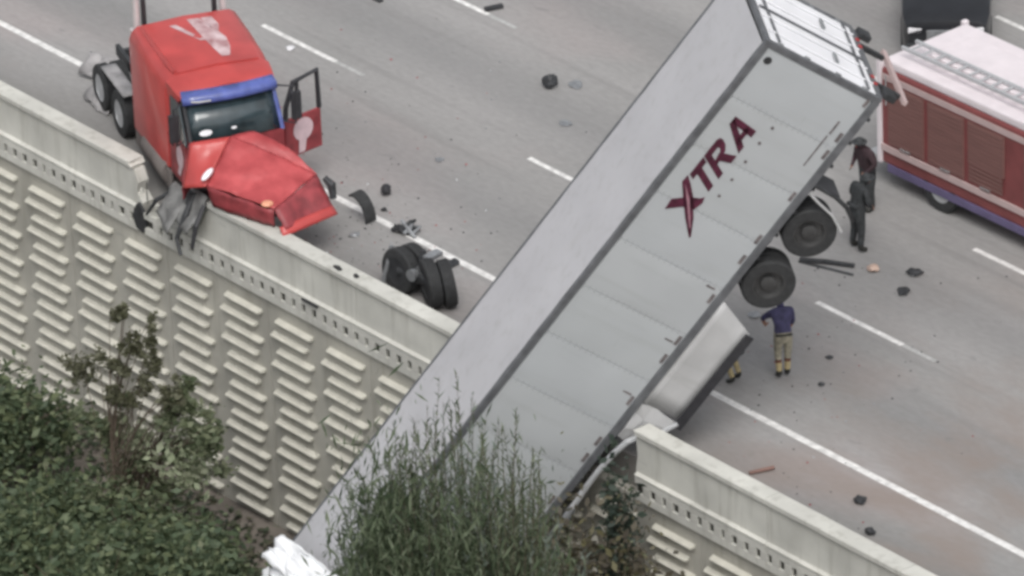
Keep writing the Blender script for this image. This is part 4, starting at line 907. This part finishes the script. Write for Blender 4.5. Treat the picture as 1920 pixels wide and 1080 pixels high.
# ================================================================== VEGETATION
def leafcloud(b, clumps, n, size, rnd, upright=0.0, mi=0, asp=.5):
    for _ in range(n):
        c, r = rnd.choice(clumps)
        u = Vector((rnd.gauss(0, .52), rnd.gauss(0, .52), rnd.gauss(0, .52)))
        p = Vector(c) + Vector((u.x * r[0], u.y * r[1], u.z * r[2]))
        a = Vector((rnd.gauss(0, 1), rnd.gauss(0, 1), rnd.gauss(0, .6) + upright)).normalized(); bb = a.orthogonal().normalized(); bb.rotate(Matrix.Rotation(rnd.random() * 6.28, 3, a))
        s = size * rnd.choice((.5, .7, .9, 1.1, 1.7)) * rnd.uniform(.8, 1.2)
        b.v += [tuple(p - a * s), tuple(p + bb * s * asp), tuple(p + a * s), tuple(p - bb * s * asp)]; k = len(b.v); b.f.append((k - 4, k - 3, k - 2, k - 1)); b.mi.append(mi)
def shrub(name, label, cat, c, clumps, n, size, m, seed, trunk=.06, group=None, upright=0, twigs=12, asp=.5, pale=None, split=0):
    rnd = random.Random(seed); t = thing(name, label, cat, c, 0, group)
    base_c = list(clumps)
    if split: clumps = [((q[0] + rnd.gauss(0, .6) * rr[0], q[1] + rnd.gauss(0, .6) * rr[1], q[2] + rnd.gauss(0, .6) * rr[2]), (rr[0] * .42, rr[1] * .42, rr[2] * .42)) for q, rr in base_c for _ in range(split)]
    b = MB(); leafcloud(b, clumps, n, size, rnd, upright, asp=asp)
    if pale: leafcloud(b, pale[0], pale[1], size * pale[3] if len(pale) > 3 else size, rnd, upright, 1, asp)
    b.obj('crown', [m] + ([pale[2]] if pale else []), t, fix=False)
    tb = MB(); tb.tube([(0, 0, -.3), (.03, .02, max(.4, clumps[0][0][2] * .4)), (0, 0, max(.6, clumps[0][0][2] * .7))], [trunk, trunk * .8, trunk * .5], 8)
    for _ in range(twigs):
        q, r = rnd.choice(clumps); q = Vector(q); st = Vector((0, 0, q.z * rnd.uniform(.2, .6))); e = q + Vector((rnd.uniform(-1, 1) * r[0], rnd.uniform(-1, 1) * r[1], rnd.uniform(0, 1.1) * r[2]))
        md_ = st.lerp(e, .5) + Vector((0, 0, .2)); tb.tube([st, md_, e], [trunk * .45, trunk * .3, trunk * .12], 5)
    tb.obj('trunk', m_bark, t); return t
# feathery tree in front of the trailer: long upright wispy shoots
def feathery(label, c, n, hgt, spread, seed, lean=0, w=1):
    rnd = random.Random(seed); t = thing('feathery_tree', label, 'tree', c)
    nb = MB(); sb_ = MB(); NK = 150
    for i in range(n):
        a = rnd.uniform(0, 6.28); rr = spread * math.sqrt(rnd.random())
        bx, by = rr * .18 * math.cos(a), rr * .18 * math.sin(a)
        tx, ty = rr * 1.12 * math.cos(a), rr * 1.12 * math.sin(a)
        H_ = hgt * (1 - .42 * (rr / spread) ** 2) * rnd.uniform(.55, 1.0)
        pts = []
        for k in range(7):
            u = k / 6; pts.append(Vector((bx + (tx - bx) * u ** 1.25 + (.08 + .10 * u) * math.sin(u * 5 + i * 1.7), by + (ty - by) * u ** 1.25 + (.08 + .10 * u) * math.cos(u * 4 + i * 2.3), H_ * (u ** .85))))
        sb_.tube(pts, [.022, .018, .015, .012, .009, .006, .003], 4, cap=False)
        mi = 1 if rnd.random() < .22 else 0
        for k in range(NK):
            u = .10 + .90 * (k / NK); q = u * 6; i0 = min(5, int(q)); p0 = pts[i0].lerp(pts[i0 + 1], q - i0)
            ax = (pts[i0 + 1] - pts[i0]).normalized()
            side = Vector((rnd.gauss(0, 1), rnd.gauss(0, 1), rnd.gauss(0, .5))).normalized()
            d = (ax * .9 + side * .75).normalized(); L_ = rnd.uniform(.12, .46) * (1.25 - u * .8) * w
            s2 = d.orthogonal().normalized(); s2.rotate(Matrix.Rotation(rnd.random() * 6.28, 3, d)); wd = .013 + .012 * rnd.random()
            nb.v += [tuple(p0 - s2 * wd), tuple(p0 + s2 * wd), tuple(p0 + d * L_)]; kk = len(nb.v); nb.f.append((kk - 3, kk - 2, kk - 1)); nb.mi.append(mi)
    inner = [((spread * .55 * math.cos(a_), spread * .55 * math.sin(a_), hgt * rnd.uniform(.15, .72)), (spread * .40, spread * .40, hgt * .17)) for a_ in [rnd.uniform(0, 6.28) for _ in range(26)]]
    leafcloud(nb, inner, int(n * 70), .12, rnd, 1.8, 0, .13)
    nb.obj('crown', [m_needle, m_needle_pale], t, fix=False); sb_.obj('trunk', m_bark, t, fix=False)
    return t
def on(px, y, dz=0):      # foot of a plant: below pixel column px at depth y
    best = None
    x = None
    for k in range(400):
        py = 700 + k * 3; p = hit(px, py, -6.6)
        if p.y <= y: best = p; break
    p = best or hit(px, 1400, -6.6); return Vector((p.x, p.y, gz(p.x, p.y)))
def foot(px, py, y):       # world point on vertical plane Y=y seen at pixel
    d = c_look * (SC * DIST) + c_r * (px - 960) - c_u * (py - 540); return CAM + d * ((y - CAM.y) / d.y)
def plant_at(px, y):
    p = foot(px, 900, y)
    for _ in range(6):
        z = gz(p.x, y); q = foot(px, 900, y); 
        # slide down the vertical plane to the ground at the same pixel column
        lo, hi = 400, 2200
        for __ in range(30):
            mid = (lo + hi) / 2
            if foot(px, mid, y).z > z: lo = mid
            else: hi = mid
        p = foot(px, lo, y)
    return Vector((p.x, y, gz(p.x, y)))
YF = -9.2
def top_h(px, py, y, c): return foot(px, py, y).z - c.z
c1 = plant_at(870, YF); print('feathery foot', c1, 'h', top_h(850, 740, YF, c1))
feathery('feathery dark green tree with long wispy shoots in front of the trailer', c1, 600, top_h(850, 715, YF, c1), 2.3, 3)
c2 = plant_at(985, YF + .3)
feathery('shorter feathery green tree overlapping the trailer side, right of the taller one', c2, 300, top_h(985, 770, YF + .3, c2), 1.6, 5)
c2b = plant_at(775, YF - .4)
feathery('lowest feathery green tree, left of the tallest and right of the white sheet', c2b, 260, top_h(742, 800, YF - .4, c2b), 1.25, 8)
# left leafy tree, sparse on top
YL = -6.2
def pt(px, py, c, y=None): p = foot(px, py, (c.y if y is None else y)); return (p.x - c.x, p.y - c.y, p.z - c.z)
c3 = plant_at(270, YL)
cl = [(pt(250, 905, c3), (.9, .7, .55)), (pt(340, 850, c3, YL + .4), (.6, .6, .5)), (pt(380, 810, c3), (.45, .5, .4)), (pt(300, 960, c3), (1.0, .7, .5)), (pt(215, 800, c3), (.4, .5, .5)), (pt(330, 750, c3, YL + .3), (.35, .4, .3))]
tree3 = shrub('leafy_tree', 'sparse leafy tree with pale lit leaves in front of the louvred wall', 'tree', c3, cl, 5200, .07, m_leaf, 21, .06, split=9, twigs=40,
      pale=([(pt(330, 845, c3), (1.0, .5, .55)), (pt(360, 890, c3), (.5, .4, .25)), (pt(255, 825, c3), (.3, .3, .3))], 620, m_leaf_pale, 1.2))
c4 = plant_at(225, YL - .4)
cl = [(pt(228, 585, c4), (.16, .16, .22)), (pt(250, 640, c4), (.3, .2, .3)), (pt(280, 640, c4), (.12, .2, .3)), (pt(215, 680, c4), (.35, .2, .3)), (pt(290, 700, c4), (.25, .2, .25)), (pt(240, 740, c4), (.45, .25, .3)), (pt(320, 740, c4), (.3, .2, .2)), (pt(150, 700, c4), (.5, .3, .5))]
shrub('thin_tree', 'thin brownish tree with bare twigs rising at the left of the louvred wall', 'tree', c4, cl, 4200, .05, m_leaf_olive, 23, .035, split=8, twigs=26)
# dark masses at the bottom left
spec = [(110, -7.4, 'big dark round shrub in the bottom left, between the left edge and the thin tree', 880, 1.6), (290, -7.7, 'dark green shrub below the sparse leafy tree', 960, 1.5), (415, -6.8, 'dark shrub between the leafy tree and the white sheet', 985, .95),
        (10, -6.2, 'dense shrub at the far left against the wall foot', 720, 1.5), (200, -9.2, 'low dark shrub at the bottom edge in the left', 985, 1.6), (400, -8.8, 'low dark shrub at the bottom edge left of the white sheet', 1030, 1.2), (20, -9.4, 'low dark shrub in the bottom left corner', 960, 1.5)]
for i_, (px, y, lab, pyt, r) in enumerate(spec):
    c = plant_at(px, y); h_ = max(.6, top_h(px, pyt, y, c)); rnd = random.Random(60 + i_)
    cl = [((rnd.uniform(-r, r) * .7, rnd.uniform(-r, r) * .5, h_ * rnd.uniform(.35, .72)), (r * .5, r * .45, h_ * .28)) for _ in range(9)]
    shrub('dark_shrub', lab, 'shrub', c, cl, 8000, .075, m_leaf_dark, 31 + i_, .06, twigs=14, group='dark shrubs below the wall', pale=(cl, 260, m_leaf, 1.0))
# brown olive shrubs right of the trailer; the dark one is added as gap shade
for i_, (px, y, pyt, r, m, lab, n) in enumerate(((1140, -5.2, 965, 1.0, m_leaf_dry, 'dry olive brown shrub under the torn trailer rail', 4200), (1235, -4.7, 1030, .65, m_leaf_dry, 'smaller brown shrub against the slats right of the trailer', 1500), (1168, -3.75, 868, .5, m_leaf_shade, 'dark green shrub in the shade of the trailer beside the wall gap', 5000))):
    c = plant_at(px, y); h_ = max(.8, top_h(px, pyt, y, c)); rnd = random.Random(80 + i_)
    cl = [((rnd.uniform(-r, r) * .6, rnd.uniform(-r, r) * .35, h_ * rnd.uniform(.25, .85)), (r * .5, r * .35, h_ * .2)) for _ in range(11)]
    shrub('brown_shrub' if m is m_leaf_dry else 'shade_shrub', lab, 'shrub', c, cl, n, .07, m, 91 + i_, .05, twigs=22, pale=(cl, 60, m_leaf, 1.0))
# ground cover
rnd = random.Random(5); b = MB()
for _ in range(60000):
    x = rnd.uniform(-26, 18); y = rnd.uniform(-22, -3.4)
    if noise.noise(Vector((x * .45, y * .45, 1))) < -.25 and y > -5 and rnd.random() < .8: continue
    z = gz(x, y) + rnd.uniform(.0, .16); a = Vector((rnd.gauss(0, 1), rnd.gauss(0, 1), .35)).normalized(); bb = a.cross(UPV).normalized(); s = rnd.uniform(.05, .11); p = Vector((x, y, z))
    b.v += [tuple(p - a * s), tuple(p + bb * s * .7), tuple(p + a * s), tuple(p - bb * s * .7)]; k = len(b.v); b.f.append((k - 4, k - 3, k - 2, k - 1)); b.mi.append(0)
struct(b.obj('ground_cover', m_ivy, fix=False), 'stuff')
